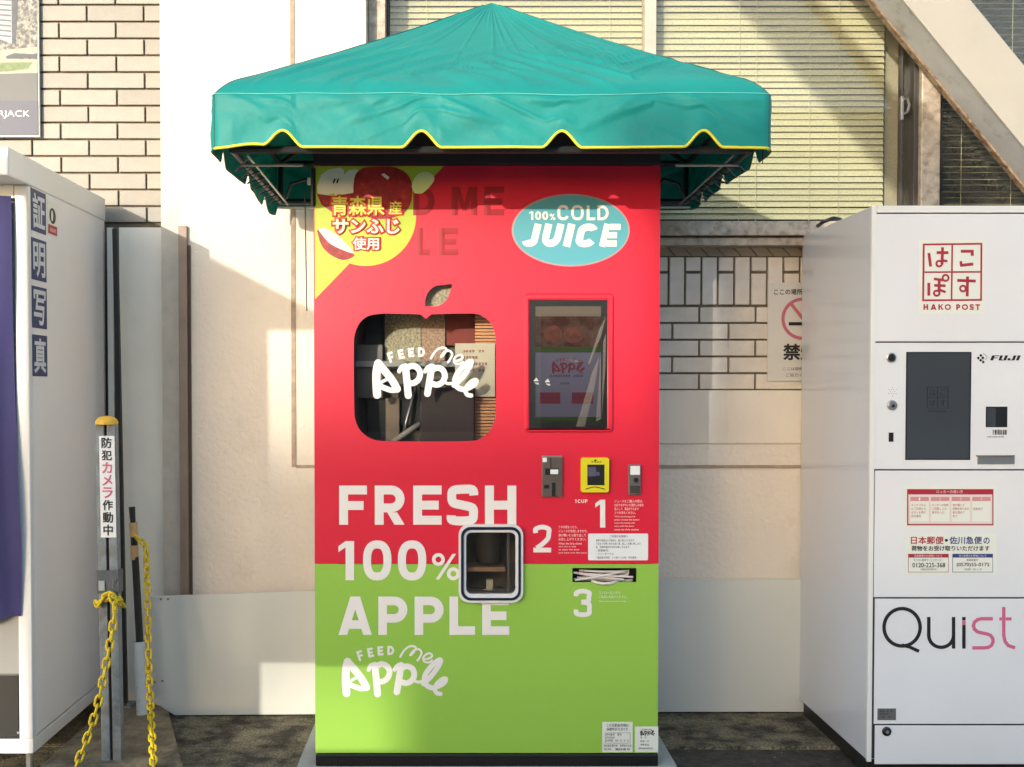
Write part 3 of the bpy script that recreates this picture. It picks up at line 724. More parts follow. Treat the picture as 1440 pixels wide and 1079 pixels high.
# chain link mesh (oval), long axis Z
def link_mesh(hl=.0185, hwid=.0098, r=.0040):
    pts = []
    for k in range(7): a_ = pi*k/6; pts.append((hwid*cos(a_), 0, (hl-hwid)+hwid*sin(a_)))
    for k in range(7): a_ = pi+pi*k/6; pts.append((hwid*cos(a_), 0, -(hl-hwid)+hwid*sin(a_)))
    o = MB().tube(pts, r, 6, closed=True).build('link', M['chain'], None, smooth='all'); me = o.data; bpy.data.objects.remove(o); return me
LM = link_mesh()
def chain(label, path, pitch_=.0282, jit=.0):
    ch = thing('plastic_chain', label, 'chain')
    pts = [Vector(p) for p in path]
    # resample
    segs = [(pts[i+1]-pts[i]).length for i in range(len(pts)-1)]; tot = sum(segs); n = int(tot/pitch_)
    def at(s_):
        for i, L_ in enumerate(segs):
            if s_ <= L_ or i == len(segs)-1: return pts[i].lerp(pts[i+1], min(s_/L_, 1))
            s_ -= L_
    for k in range(n):
        a_, b_ = at(k*tot/n), at((k+1)*tot/n); d_ = (b_-a_).normalized()
        o = bpy.data.objects.new('link', LM); COL.objects.link(o); o.parent = ch
        q_ = d_.to_track_quat('Z', 'X') ; o.rotation_mode = 'QUATERNION'
        o.rotation_quaternion = q_ @ Matrix.Rotation((pi/2 if k % 2 else 0)+.35+random.uniform(-.25, .25), 4, 'Z').to_quaternion()
        o.location = (a_+b_)/2
    return ch
Yc = YPST-.035
chain('yellow plastic chain knotted round the grey post and hanging to lower left',
      [P(135, 847, Yc+.02), P(138, 852, Yc+.0), P(146, 840, Yc-.005), P(156, 835, Yc-.005), P(161, 842, Yc-.008), P(161, 862, Yc-.01), P(158, 885, Yc-.012), P(154, 910, Yc-.02), P(147, 945, Yc-.03), P(139, 985, Yc-.04), P(129, 1020, Yc-.05), P(118, 1050, Yc-.06), P(106, 1080, Yc-.08), P(92, 1110, Yc-.10)])
chain('short loop of yellow plastic chain wrapped behind the grey post',
      [P(134, 851, YPST+.0), P(139, 846, Yc), P(152, 838, Yc-.002), P(163, 838, Yc+.0), P(170, 846, YPST-.01), P(172, 853, YPST+.03)])
bp2 = P(190, 757, 4.06)
chain('yellow plastic chain hanging straight down from the bamboo pole',
      [P(190, 755, 4.05), P(197, 760, 4.03), P(206, 768, 4.02), P(206, 790, 4.02), P(207, 830, 4.02), P(208, 880, 4.0), P(209, 930, 3.96), P(211, 980, 3.85), P(213, 1020, 3.70), P(215, 1060, 3.57), P(218, 1100, 3.45)])
# pole
pl = thing('bamboo_pole', 'dark stick with bamboo grips standing in a white pipe', 'pole')
def seg(name, xa, ya_, xb, yb2, r, m, par=pl, n=12, r2=None):
    return MB().tube([P(xa, ya_, 4.1), P(xb, yb2, 4.1)], [r, r2 or r], n).build(name, M[m], par, smooth=True)
seg('tip', 185.5, 713, 187, 735, .0115, 'blackmetal', r2=.0095)
seg('bamboo_grip', 187, 735, 188.5, 755, .0145, 'bamboo', r2=.0135)
seg('black_band', 188.5, 755, 189, 767, .0125, 'black')
seg('bamboo_grip', 189, 767, 189.5, 787, .0150, 'bamboo', r2=.0130)
seg('stick', 190, 783, 197, 910, .0125, 'blackmetal', r2=.0135)
pv = thing('white_pipe', 'short white plastic pipe sleeve standing on the kerb', 'pipe')
pa, pb_ = P(196, 902, 4.1), P(200, 997, 4.1); pb_.z = zk+.0
m_ = MB().tube([pa, pb_], .0205, 18, caps=False); m_.tube([pa, pb_], .0175, 18, caps=False)
m_.build('sleeve', M['pvc'], pv, smooth='all')
# valve box at lower left
vb = thing('ground_bolt', 'dark metal anchor bolt on the ground beside the booth foot', 'anchor')
v = P(70, 1078, 3.6)
MB().prism(ell(0, 0, .03, .03, 12), 0, .02)
m_ = MB(); m_.tube([(v.x, 3.62, -.012), (v.x, 3.62, .012)], .038, 14); m_.build('flange', M['blackmetal'], vb, bev=.003)
m_ = MB(); m_.tube([(v.x, 3.62, .012), (v.x, 3.62, .035)], .013, 6); m_.build('nut', M['steel'], vb, bev=.001)

# ------------------------------------------------------------------ juice vending machine
YM = 3.63
vm = thing('vending_machine', 'red and lime green fresh apple juice vending machine with apple shaped window', 'vending machine')
mx0, mx1 = PX(442, YM), PX(927, YM); mzt, mzm, mzb = PZ(233, YM), PZ(793, YM), PZ(1059, YM)
YMB = 4.18
def X_(px): return PX(px, YM)
# outlines
def sm(pts, n=6): return spline(pts+[pts[0]], n)[:-1]
aw = [(540, 441), (585, 442), (592, 443), (597, 447), (599, 448.5), (601, 447), (606, 443), (613, 442), (660, 441), (675, 443), (688, 452), (696, 468), (697.5, 490), (697.5, 570), (696, 590), (689, 606), (676, 617), (658, 620.5), (600, 621), (540, 620.5), (522, 617), (508, 607), (500, 592), (498, 570), (497.5, 490), (499, 470), (506, 454), (519, 444)]
apple_loop = [(P(x, y, YM).x, P(x, y, YM).z) for x, y in sm(aw, 4)]
leaf = sm([(597.5, 431), (598.5, 420), (603, 410), (611, 403), (622, 401), (635.5, 400), (634, 407), (631, 416), (626, 424), (617, 430), (607, 431)], 4)
leaf_loop = pxpoly(leaf, YM)
notch_x0, notch_x1, nz0, nz1 = X_(650), X_(730), PZ(841, YM), PZ(742, YM)
scr = pxpoly([(744, 422), (854, 422), (854, 603), (744, 603)], YM)
up = [(mx0, mzm+.0008), (notch_x0, mzm+.0008), (notch_x0, nz1), (notch_x1, nz1), (notch_x1, mzm+.0008), (mx1, mzm+.0008), (mx1, mzt), (mx0, mzt)]
plate('upper_panel', [up, apple_loop, leaf_loop, scr], YM, .006, M['red'], vm)
slot = pxpoly([(805, 799), (895, 799), (895, 819), (805, 819)], YM)
lo = [(mx0, mzb), (mx1, mzb), (mx1, mzm-.0008), (notch_x1, mzm-.0008), (notch_x1, nz0), (notch_x0, nz0), (notch_x0, mzm-.0008), (mx0, mzm-.0008)]
plate('lower_panel', [lo, slot], YM, .006, M['green'], vm)
# cabinet shell
c = MB(); c.box(mx0+.002, mx0+.02, YM+.0065, YMB, .07, mzt+.1); c.build('side_panel', M['white'], vm)
c = MB(); c.box(mx1-.02, mx1-.002, YM+.0065, YMB, .07, mzt+.1); c.build('side_panel', M['white'], vm)
c = MB(); c.box(mx0+.02, mx1-.02, YMB-.02, YMB-.001, .07, mzt+.1); c.build('back_panel', M['inner'], vm)
c = MB(); c.box(mx0+.021, mx1-.021, YM+.03, YMB-.021, mzt-.08, mzt-.06); c.build('inner_ceiling', M['inner'], vm)
MB().box(mx0-.001, mx1+.001, YM-.006, YMB, mzt+.002, 2.06).build('header', M['header'], vm, bev=.003)
MB().box(mx0+.001, mx1+.001, YM-.004, YMB, .0125, mzb-.003).build('base', M['black'], vm, bev=.004)
MB().box(PX(419, 3.655, 1079), PX(950, 3.655, 1079), 3.625, YMB+.03, -.011, .012).build('plinth_plate', M['plinth'], vm, bev=.002)
# ghost lettering, prints
gh = MB(); letters(gh, [('D', 581, 611, 263, 303, 8.5), ('M', 635, 671, 263, 303, 8.5), ('E', 681, 709, 263, 303, 8.5), ('L', 586, 604, 321, 359, 8.5), ('E', 617, 644, 321, 359, 8.5)], YM-.0006)
gh.build('faded_lettering', M['ghost'], vm)
wt = MB()
for s_, row in ((0, ()),): pass
letters(wt, [('F', 477, 516, 683, 738, 12.5), ('R', 527, 569, 683, 738, 12.5), ('E', 581, 621, 683, 738, 12.5), ('S', 629, 672, 682, 739, 12.5), ('H', 682, 726, 683, 738, 12.5)], YM)
wt.build('lettering_fresh', M['print_white'], vm)
wt = MB(); letters(wt, [('1', 476, 498, 761, 816, 12), ('0', 510, 551, 759.5, 817, 12.3), ('0', 559, 600, 759.5, 817, 12.3), ('%', 608, 646, 779, 815, 5.5)], YM)
wt.build('lettering_hundred_percent', M['print_white'], vm)
wt = MB(); letters(wt, [('A', 476, 523, 839, 893, 12.2), ('P', 532, 573, 839, 893, 12.2), ('P', 583, 624, 839, 893, 12.2), ('L', 632, 668, 839, 893, 12.2), ('E', 678, 716, 839, 893, 12.2)], YM)
wt.build('lettering_apple', M['print_white'], vm)
for ch, x0, x1, y0, y1 in (('1', 837, 851, 703, 742), ('2', 750, 775, 738, 777), ('3', 807, 832, 828, 868)):
    wt = MB(); letters(wt, [(ch, x0, x1, y0, y1, 7.2 if ch == '1' else 6.6)], YM); wt.build('step_number', M['print_white'], vm)
logo(YM, M['print_white'], vm, ox=481-524, oy=907.5-488)
# corner print
cn = MB().flat(pxpoly([(442.3, 234), (624, 234), (443, 421)], YM), YM-.0006).build('corner_print', M['lime'], vm)
def fl(name, pts, m, lay, parent=cn): return MB().flat(pxpoly(pts, YM), YM-.0006-.00045*lay).build(name, M[m], parent)
def el(cx, cy, rx, ry, n=40, a0=0, a1=360, rot=0):
    o_ = []
    for k in range(n if a1-a0 == 360 else n+1):
        t = radians(a0+(a1-a0)*k/n); x, y = rx*cos(t), ry*sin(t); o_.append((cx+x*cos(radians(rot))-y*sin(radians(rot)), cy+x*sin(radians(rot))+y*cos(radians(rot))))
    return o_
circ = [(max(x, 442.5), max(y, 234.2)) for x, y in el(514.5, 303.5, 70.8, 70.8, 72)]
fl('print_circle', circ, 'lime', 1)
fl('print_slice', [(446, 262), (452, 246), (462, 239), (478, 236), (484, 240), (484, 256), (474, 270), (458, 276), (447, 272)], 'flesh', 2)
fl('print_slice', [(480, 250), (490, 240), (502, 238), (508, 246), (504, 262), (492, 276), (474, 280), (468, 268)], 'flesh', 3)
fl('print_skin', [(446, 273), (470, 276), (500, 271), (512, 280), (512, 298), (490, 302), (466, 298), (452, 288)], 'applered', 4)
ap = [(497, 262), (500, 246), (510, 237), (524, 235), (540, 234.6), (556, 236), (570, 243), (578, 254), (580, 270), (578, 284), (572, 296), (560, 304), (540, 308), (520, 306), (506, 296), (498, 280)]
fl('print_apple', [(x, max(y, 234.4)) for x, y in sm(ap, 3)], 'applered', 5)
fl('print_stem', [(536, 246), (540, 244), (548, 250), (545, 253)], 'flesh', 6)
fl('print_slice', sm([(583, 272), (579, 262), (585, 248), (596, 242), (606, 244), (611, 252), (605, 262), (594, 272)], 3), 'lime2', 6)
for x, y in ((470, 255), (475, 255)): fl('print_seed', el(x, y, 1.3, 4, 10, rot=20), 'ink', 7)
sl = sm([(448, 322), (456, 320), (472, 328), (486, 340), (496, 354), (496, 358), (480, 360), (464, 350), (452, 336)], 3)
fl('print_wedge_skin', sm([(446, 325), (450, 322), (462, 336), (478, 350), (497, 357), (496, 362), (482, 366), (464, 358), (452, 345)], 3), 'applered', 2)
fl('print_wedge', sm([(447.5, 323), (456, 321), (470, 328), (484, 340), (497, 354), (494, 356), (478, 350), (462, 341)], 3), 'flesh', 3)
def outlined(body, box, fm, ow=.10, bw=.018):
    text(body, (box[0]-2.6, box[1]+2.6, box[2]-2.4, box[3]+2.4), YM-.0038, M['outline'], cn, 'text_outline', bold=ow, depth=.0005)
    text(body, box, YM-.0048, M[fm], cn, 'lettering', bold=bw)
outlined('青森県', (466, 541, 276, 303), 'yellowprint'); outlined('産', (547, 565, 283, 302), 'yellowprint', .08)
outlined('サンふじ', (468, 562, 308, 329), 'flesh', .12, .03); outlined('使用', (496, 533, 334, 352), 'print_white', .12, .02)
# juice oval
ov = MB().flat([(x, z) for x, z in pxpoly(el(802.5, 324, 83, 51, 64), YM)], YM-.0006).build('juice_badge', M['silverprint'], vm)
MB().flat(pxpoly(el(802.5, 324, 80.5, 48.7, 64), YM), YM-.0010).build('badge_fill', M['blue'], ov)
wt = MB(); letters(wt, [('1', 744, 750, 297.5, 309.5, 3), ('0', 752.5, 761, 297.5, 309.5, 3), ('0', 762.5, 771, 297.5, 309.5, 3), ('%', 773, 781, 301, 309.5, 1.6),
                        ('C', 784, 800, 288.5, 310, 4), ('O', 803, 821, 288.5, 310, 4), ('L', 825, 837, 289, 310, 4), ('D', 840, 856, 289, 310, 4)], YM-.0012)
wt.build('lettering_cold', M['print_white'], ov)
wt = MB(); letters(wt, [('J', 735.5, 758, 315, 347.5, 10), ('U', 763, 790, 315, 347.5, 10), ('I', 795, 805.5, 315, 347, 10.5), ('C', 811, 839, 314.5, 348, 10), ('E', 846, 870, 315, 347, 8.6)], YM-.0012, shear=.24)
wt.build('lettering_juice', M['print_white'], ov)
# apple window glass, leaf and interior; panels stand in for street reflections and machinery
MB().box(X_(490), X_(705), YM+.008, YM+.011, PZ(628, YM), PZ(434, YM)).build('window_glass', M['clearglass'], vm)
MB().box(X_(592), X_(640), YM+.008, YM+.011, PZ(433, YM), PZ(397, YM)).build('leaf_glass', M['clearglass'], vm)
logo(YM+.0072, M['print_white'], vm)
IN = bpy.data.objects.new('interior', None); COL.objects.link(IN); IN.parent = vm
YI = YM+.17
def ib(name, x0, x1, y0, y1, Y0, m, dp=.02, bev=.001): 
    mb = MB(); pbox(mb, x0, x1, y0, y1, Y0, Y0+dp); return mb.build(name, M[m], IN, bev=bev)
ib('rear_plate', 470, 720, 395, 640, YI+.03, 'inner')
ib('speckled_panel', 541, 592, 395, 520, YI, 'speckle')
ib('speckled_panel', 592.5, 626, 395, 520, YI, 'speckle2')
ib('leaf_backing', 585, 650, 380, 436, YM+.04, 'speckle', .01)
ib('side_plate', 503, 538, 485, 560, YI-.03, 'graymetal')
ib('dark_column', 514, 537, 440, 484, YI-.01, 'black')
ib('dark_column', 516, 542, 562, 625, YI-.02, 'black')
ib('maroon_panel', 628, 668, 430, 486, YI, 'maroon')
ib('juicer_block', 590, 668, 545, 628, YI-.1, 'header', .08, .006)
ib('metal_bar', 500, 668, 508, 516, YI-.05, 'steel', .02)
ib('metal_bar', 610, 668, 530, 535, YI-.06, 'steel', .02)
M['sheet'] = mat('cream notice sheet', (206, 196, 172), .6)
ib('notice_sheet', 640, 696, 483, 558, YI-.08, 'sheet', .001, 0)
ib('chute', 542, 562, 560, 625, YI-.07, 'trim', .05, .004)
ib('hopper', 560, 592, 540, 600, YI-.05, 'blackmetal', .03, .004)
for k in range(40):
    yy = 440+k*4.6; ib('shutter_slat', 668, 712, yy, yy+3.4, YI-.055, 'copper', .008, .0008)
mb = MB()
for k in range(4): marks(mb, 650, 690, 492+k*9, 496+k*9, YI-.0805, 9, seed=60+k)
mb.build('notice_print', M['ghost'], IN)
# juice drops / tubes inside
mb = MB().tube([P(566, 620, YI-.09), P(572, 590, YI-.09), P(580, 560, YI-.07), P(584, 545, YI-.05)], .006, 8); mb.build('hose', M['steel'], IN, smooth='all')
mb = MB().tube([P(552, 622, YI-.12), P(575, 606, YI-.12), P(590, 596, YI-.1)], .009, 8); mb.build('hose', M['film'], IN, smooth='all')
# touch screen
ts = bpy.data.objects.new('touch_screen', None); COL.objects.link(ts); ts.parent = vm
fr = pxpoly([(0, 0)], YM)
out_ = rrect(X_(737), X_(862), PZ(608, YM), PZ(413, YM), .014); in_ = pxpoly([(744, 422), (854, 422), (854, 603), (744, 603)], YM)
o = plate('screen_frame', [out_, in_], YM-.008, .0135, M['red'], ts)
bm_ = bmesh.new(); bm_.from_mesh(o.data); bmesh.ops.remove_doubles(bm_, verts=bm_.verts, dist=1e-5)
es = [e for e in bm_.edges if len(e.link_faces) == 2 and e.calc_face_angle(0) > .8 and all(abs(v.co.y-(YM-.008)) < 1e-4 for v in e.verts)]
bmesh.ops.bevel(bm_, geom=es, offset=.004, segments=3, affect='EDGES'); bm_.to_mesh(o.data); bm_.free()
g = MB(); pbox(g, 744.3, 853.7, 422.3, 602.7, YM+.0, YM+.02); g.build('bezel', M['black'], ts)
dsp = bpy.data.objects.new('display', None)
def df(name, x0, x1, y0, y1, m, lay=1): 
    return MB().flat(pxpoly([(x0, y0), (x1, y0), (x1, y1), (x0, y1)], YM), YM-.0004*lay).build(name, M[m], ts)
df('display_photo', 753, 845, 431, 488, 'disp_brown'); df('display_stripe', 753, 845, 488.5, 495.5, 'disp_green')
df('display_page', 753, 845, 496, 586.5, 'disp_purple'); df('display_stripe', 753, 845, 587, 592.5, 'disp_green')
df('display_photo_top', 753, 845, 431, 445, 'disp_sand', 2)
MB().flat(pxpoly(el(778, 470, 13, 12, 20), YM), YM-.0009).build('display_apple', M['disp_apple'], ts)
MB().flat(pxpoly(el(806, 471, 14, 12, 20), YM), YM-.0009).build('display_apple', M['disp_apple'], ts)
df('display_button', 759, 788, 552, 568, 'disp_red', 3); df('display_button', 804, 834, 552, 568, 'disp_red', 3)
logo(YM-.0004, M['disp_red'], ts, ox=776-524, oy=503-488, s=.31)
mb = MB(); marks(mb, 773, 824, 527, 531, YM, 14, 3, False); marks(mb, 787, 810, 538, 541, YM, 5, 4, False); marks(mb, 762, 786, 558, 561, YM-.0008, 6, 5, False); marks(mb, 807, 831, 558, 561, YM-.0008, 6, 6, False)
mb.build('display_text', M['screen_line'], ts)
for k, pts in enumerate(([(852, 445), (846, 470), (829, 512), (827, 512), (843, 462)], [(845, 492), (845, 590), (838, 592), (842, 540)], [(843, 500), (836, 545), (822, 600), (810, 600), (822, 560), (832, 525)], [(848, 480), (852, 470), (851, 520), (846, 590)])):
    MB().flat(pxpoly(pts, YM), YM-.0021-.0003*k).build('glare_streak', M['veil'], ts)  # pale translucent slivers: reflection streaks painted onto the screen
for x, y in ((754, 536), (770, 537.5)):  # white flecks painted as glare on the display
    MB().flat(pxpoly([(x-4, y), (x, y-5), (x+3.5, y), (x-3, y+.5)], YM), YM-.0022).build('glare_fleck', M['paper'], ts)
    MB().flat(pxpoly([(x-3, y+2), (x+3.5, y+2.5), (x+3.5, y+5), (x, y+4.5)], YM), YM-.0022).build('glare_fleck', M['paper'], ts)
text('L-VAL', (757, 800, 433, 442), YM-.0010, M['disp_brown'], ts, 'display_reflection_text', bold=.01) if False else None
MB().box(X_(744.6), X_(853.4), YM-.0062, YM-.0050, PZ(602.5, YM), PZ(422.5, YM)).build('cover_glass', M['clearglass'], ts)
# payment devices
pay = bpy.data.objects.new('coin_unit', None); COL.objects.link(pay); pay.parent = vm
def pb(name, x0, x1, y0, y1, d0, d1, m, parent, bev=.001):
    mb = MB(); pbox(mb, x0, x1, y0, y1, YM-d0, YM-d1); return mb.build(name, M[m], parent, bev=bev)
pb('plate', 762, 791, 643, 699, .010, 0, 'bronze', pay, .002)
pb('indicator', 763, 769, 643.8, 650, .0125, .0101, 'paper', pay); pb('slot_frame', 766.5, 786, 659, 668, .013, .0101, 'black', pay)
pb('label', 774, 785, 660.5, 667, .0145, .0131, 'paper', pay, 0); pb('slot_line', 774, 775.2, 644, 658.5, .0112, .0101, 'black', pay, 0)
pb('return_slot', 776, 781, 679, 698, .0125, .0101, 'black', pay); pb('button', 765, 772, 682, 687, .014, .0101, 'black', pay)
pb('rim', 762, 791, 641.5, 643.5, .012, 0, 'steel', pay, .0005)
rd = bpy.data.objects.new('card_reader', None); COL.objects.link(rd); rd.parent = vm
plate('housing', [rrect(X_(816.5), X_(856), PZ(692, YM), PZ(643.5, YM), .008)], YM-.014, .014, M['yellow'], rd)
pb('side_shell', 853, 857.5, 647, 690, .010, .001, 'black', rd); pb('reader_face', 826, 850, 653.5, 682.5, .0155, .0141, 'black', rd)
pb('reader_display', 826.7, 838, 657, 670, .0163, .0156, 'disp_purple', rd, 0); pb('reader_display', 838.3, 843, 664, 669, .0163, .0156, 'disp_purple', rd, 0)
mb = MB(); marks(mb, 831, 846, 648.5, 651, YM-.0142, 4, 8, False); mb.flat(pxpoly([(835, 646), (838, 646), (838, 648), (835, 648)], YM), YM-.0148); mb.build('reader_print', M['ink'], rd)
mb = MB(); ridge(mb, spline([(824, 688), (836, 685), (850, 688)]), 1.3, YM-.0142); mb.build('reader_groove', M['disp_green'], rd)
bi = bpy.data.objects.new('coin_return', None); COL.objects.link(bi); bi.parent = vm
pb('housing', 884, 901, 653.5, 696, .012, 0, 'graymetal', bi, .002); pb('flap', 886.5, 900, 655.5, 668, .0145, .0121, 'paper', bi); pb('lower_cover', 886, 900, 683, 694, .0135, .0121, 'alu_dark', bi)
mb = MB(); q = P(894, 675, YM-.012); mb.tube([(q.x, YM-.0121, q.z), (q.x, YM-.018, q.z)], .008, 12); mb.build('knob', M['black'], bi, bev=.001)
# small print on machine
def tiny(name, rows, x0, Y, m, par, h):
    for body, y, x1 in rows: text(body, (x0, x1, y, y+h), Y-.0002, M[m], par, name)
def lines(name, x0, x1, ys, hgt, cols, m, parent=vm, Y=YM, seed=0):
    mb = MB()
    for k, y in enumerate(ys): marks(mb, x0, x1, y, y+hgt, Y, cols, seed=seed+k)
    return mb.build(name, M[m], parent)
tiny('small_print', (('ジュースをご購入の際は、', 703, 904), ('お好きなボタンを選択し料金を', 708.4, 905), ('投入して、商品がでるまで', 713.8, 898), ('少々お待ちください。', 719.2, 894)), 864, YM, 'print_white', vm, 4)
tiny('small_print', (('When purchasing juice', 725.5, 893), ('please choose the button', 730, 899), ('insert the money and', 734.5, 892), ('wait until the juice', 739, 891), ('comes out of the machine', 743.5, 898)), 864, YM, 'print_white', vm, 2.6)
tiny('small_print', (('フタが閉まったら、', 739.3, 812), ('ジュースが完成しますので、', 745, 826), ('扉が開いたら取り出して', 750.8, 824), ('お召し上がりください。', 756.4, 824)), 785.5, YM, 'print_white', vm, 4)
tiny('small_print', (('When the lid is closed', 763.2, 818), ('your juice is ready', 767.6, 810), ('so open the door', 772, 815), ('and take out the juice', 776.4, 825)), 785.5, YM, 'print_white', vm, 2.6)
tiny('small_print', (('ストローは上から', 831.5, 872), ('ご自由にお取りください。', 837.4, 882)), 842, YM, 'print_white', vm, 4)
tiny('small_print', (('Please take your straw freely', 844.6, 880),), 842, YM, 'print_white', vm, 2.4)
wt = MB(); letters(wt, [('1', 808.5, 810.5, 702.5, 707.5, .9), ('C', 812.5, 816.5, 702.5, 707.5, .9), ('U', 817.5, 821.3, 702.5, 707.5, .9), ('P', 822.5, 826, 702.5, 707.5, .9)], YM); wt.build('cup_lettering', M['print_white'], vm)
mb = MB(); marks(mb, 808.5, 813, 709.5, 714.5, YM, 1, 2, False); mb.build('small_print', M['print_white'], vm)
nt_ = plate('notice_plate', [rrect(X_(827.5), X_(912), PZ(788, YM), PZ(750.5, YM), .004)], YM-.002, .002, M['paper'], vm)
tiny('notice_title', (('ご利用のお客様へ', 752.6, 883),), 857, YM-.0021, 'ink', nt_, 3.6)
tiny('notice_text', (('故障や返金などの場合は、誠に恐れ入りますが', 758.4, 892), ('下記までお問い合わせ頂く様、宜しくお願い致します', 763.1, 901), ('尚、営業時間外の対応は致しかねます', 767.8, 885), ('・営業案内', 772.6, 855), ('・フリーダイヤル', 777.4, 863), ('・電話受付時間　１０時〜１８時　年中無休', 782.6, 895)), 838, YM-.0021, 'ink', nt_, 3.3)
for x0, x1, y0, nm in ((847, 889.5, 1015.5, 'permit_sticker'), (893, 925.5, 1022, 'recycling_sticker')):
    g = MB(); pbox(g, x0, x1, y0, 1058, YM-.0012, YM-.0002); sk = g.build(nm, M['sticker'], vm)
    if x0 < 850:
        tiny('sticker_print', (('この自動販売機は', 1017.6, 884), ('保健所許可済です', 1023.4, 883)), 853, YM-.0014, 'ink', sk, 4.6); tiny('sticker_print', (('許可番号　第号', 1031.6, 874), ('許可年月日', 1035.8, 864), ('許可期限　令和　年　月　日', 1040, 884)), 852, YM-.0014, 'ink', sk, 3.2); tiny('sticker_print', (('食品衛生責任者　設置者の氏名', 1047, 888), ('　　住所　電話番号', 1052, 886)), 849, YM-.0014, 'ink', sk, 3.4)
        mb = MB(); ridge(mb, [P2 for P2 in [(851, 1030.5), (886, 1030.5), (886, 1045), (851, 1045)]], .5, YM-.0014, closed=True); mb.build('sticker_frame', M['galv'], sk)
    else:
        logo(YM-.0014, M['ink'], sk, ox=900.5-524, oy=1025-488, s=.135)
        lines('sticker_print', 900, 919, (1036, 1041, 1046), 2.6, 6, 'galv', sk, YM-.0014, 90); lines('sticker_print', 898, 920, (1051.5,), 2.2, 12, 'ink', sk, YM-.0014, 95)
# straw slot
g = MB(); pbox(g, 804, 896, 798, 820, YM+.0065, YM+.008)
tray = MB(); tray.box(X_(803), X_(897), YM+.05, YM+.06, PZ(822, YM), PZ(797, YM)); tray.box(X_(803), X_(897), YM+.0065, YM+.05, PZ(824, YM), PZ(820, YM)); tray.box(X_(803), X_(897), YM+.0065, YM+.05, PZ(798.5, YM), PZ(795, YM))
tray.build('straw_tray', M['black'], vm)
for k in range(11):
    y0, y1 = random.uniform(802, 817), random.uniform(802, 817); xa, xb = random.uniform(806, 818), random.uniform(872, 892); yy = YM+random.uniform(.012, .04)
    pts = [P(xa+(xb-xa)*t, y0+(y1-y0)*t+1.2*sin(3*t), yy) for t in (0, .25, .5, .75, 1)]
    o = MB().tube(pts, .0034, 6).build('wrapped_straw', M['straw'], None, smooth=True)
    tag(o, 'thin paper wrapped straw in the slot above the number 3', 'straw', 'wrapped straws in the machine slot')
pts = [P(832, 817, YM+.004), P(840, 819.5, YM-.004), P(850, 821, YM-.007), P(860, 820, YM-.006), P(868, 817, YM+.004)]
o = MB().tube(pts, .0042, 8).build('wrapped_straw', M['straw'], None, smooth='all'); tag(o, 'bent paper wrapped straw bulging out of the slot', 'straw', 'wrapped straws in the machine slot')
# pick-up door
pk = bpy.data.objects.new('pickup_door', None); COL.objects.link(pk); pk.parent = vm
def ring(name, a_, b_, y, th, m, r1, r2):
    o1 = rrect(X_(a_[0]), X_(a_[1]), PZ(a_[3], YM), PZ(a_[2], YM), r1); i1 = rrect(X_(b_[0]), X_(b_[1]), PZ(b_[3], YM), PZ(b_[2], YM), r2)
    return plate(name, [o1, i1], y, th, M[m], pk)
ring('outer_frame', (645, 735.5, 737, 846.5), (652, 729, 744, 840), YM-.016, .022, 'white', .034, .026)
ring('gasket', (648.3, 732.2, 740.3, 843), (652.2, 728.8, 744.2, 839.6), YM-.0195, .003, 'navyring', .030, .024)
ring('inner_frame', (652.1, 728.9, 744.1, 839.8), (655.5, 725, 748, 834.5), YM-.014, .018, 'lock', .025, .018)
g = MB(); pbox(g, 650, 731, 742, 842, YM-.004, YM-.002); g.build('door_glass', M['clearglass'], pk)
g = MB(); g.box(X_(646), X_(734), YM+.14, YM+.15, PZ(846, YM), PZ(738, YM)); g.build('niche_back', M['inner'], pk)
g = MB(); g.box(X_(646), X_(735), YM+.007, YM+.14, PZ(843, YM), PZ(836, YM)); g.build('niche_floor', M['film'], pk)
g = MB(); g.box(X_(646), X_(711), YM+.03, YM+.139, PZ(806, YM), PZ(800, YM)); g.build('niche_shelf', M['wood'], pk)
g = MB(); g.box(X_(714), X_(718), YM+.05, YM+.06, PZ(836, YM), PZ(744, YM)); g.build('niche_rod', M['graymetal'], pk)
q = P(690, 800, YM+.06); mb = MB()
mb.tube([(q.x-.005, YM+.075, PZ(796, YM)), (q.x-.005, YM+.075, PZ(746, YM))], [.036, .050], 24); mb.build('cup', M['cup'], pk, smooth=True)
mb = MB(); mb.box(X_(684.5), X_(694), YM+.03, YM+.05, PZ(834, YM), PZ(818, YM)); mb.build('nozzle', M['beige'], pk, bev=.002)
mb = MB(); mb.tube([(X_(690)+.045*cos(t), YM+.06+.03*sin(t), PZ(832, YM)) for t in [2*pi*k/24 for k in range(24)]], .0025, 6, closed=True); mb.build('cup_ring', M['steel'], pk, smooth='all')

# ------------------------------------------------------------------ awning
aw_ = thing('awning', 'teal fabric awning with yellow scalloped edge on top of the juice machine', 'awning')
YC0 = 3.20
AX0, AX1 = PX(296, YC0, 200), PX(1087, YC0, 200)
BY0, BY1 = 4.19, 4.215
BX0, BX1 = AX0+.015, AX1-.02
ZE = PZ(121, YC0); ZB = PZ(208.5, YC0); PK = Vector((PX(691, 3.74, 5), 3.74, PZ(4, 3.74)))
def per(s_):  # perimeter: 0..1 front L->R, 1..2 right, 2..3 back R->L, 3..4 left
    c0 = [Vector((AX0, YC0)), Vector((AX1, YC0)), Vector((BX1, BY1)), Vector((BX0, BY0))]
    i = int(s_) % 4; return c0[i].lerp(c0[(i+1) % 4], s_-int(s_)), i
fnotch = [PX(x, YC0, 200) for x in (399, 593, 790, 988)]
snotch = [3.43, 3.79, 4.10]
def bump_(d_, hwid): 
    d_ = abs(d_)/hwid
    return .5+.5*cos(pi*d_) if d_ < 1 else 0
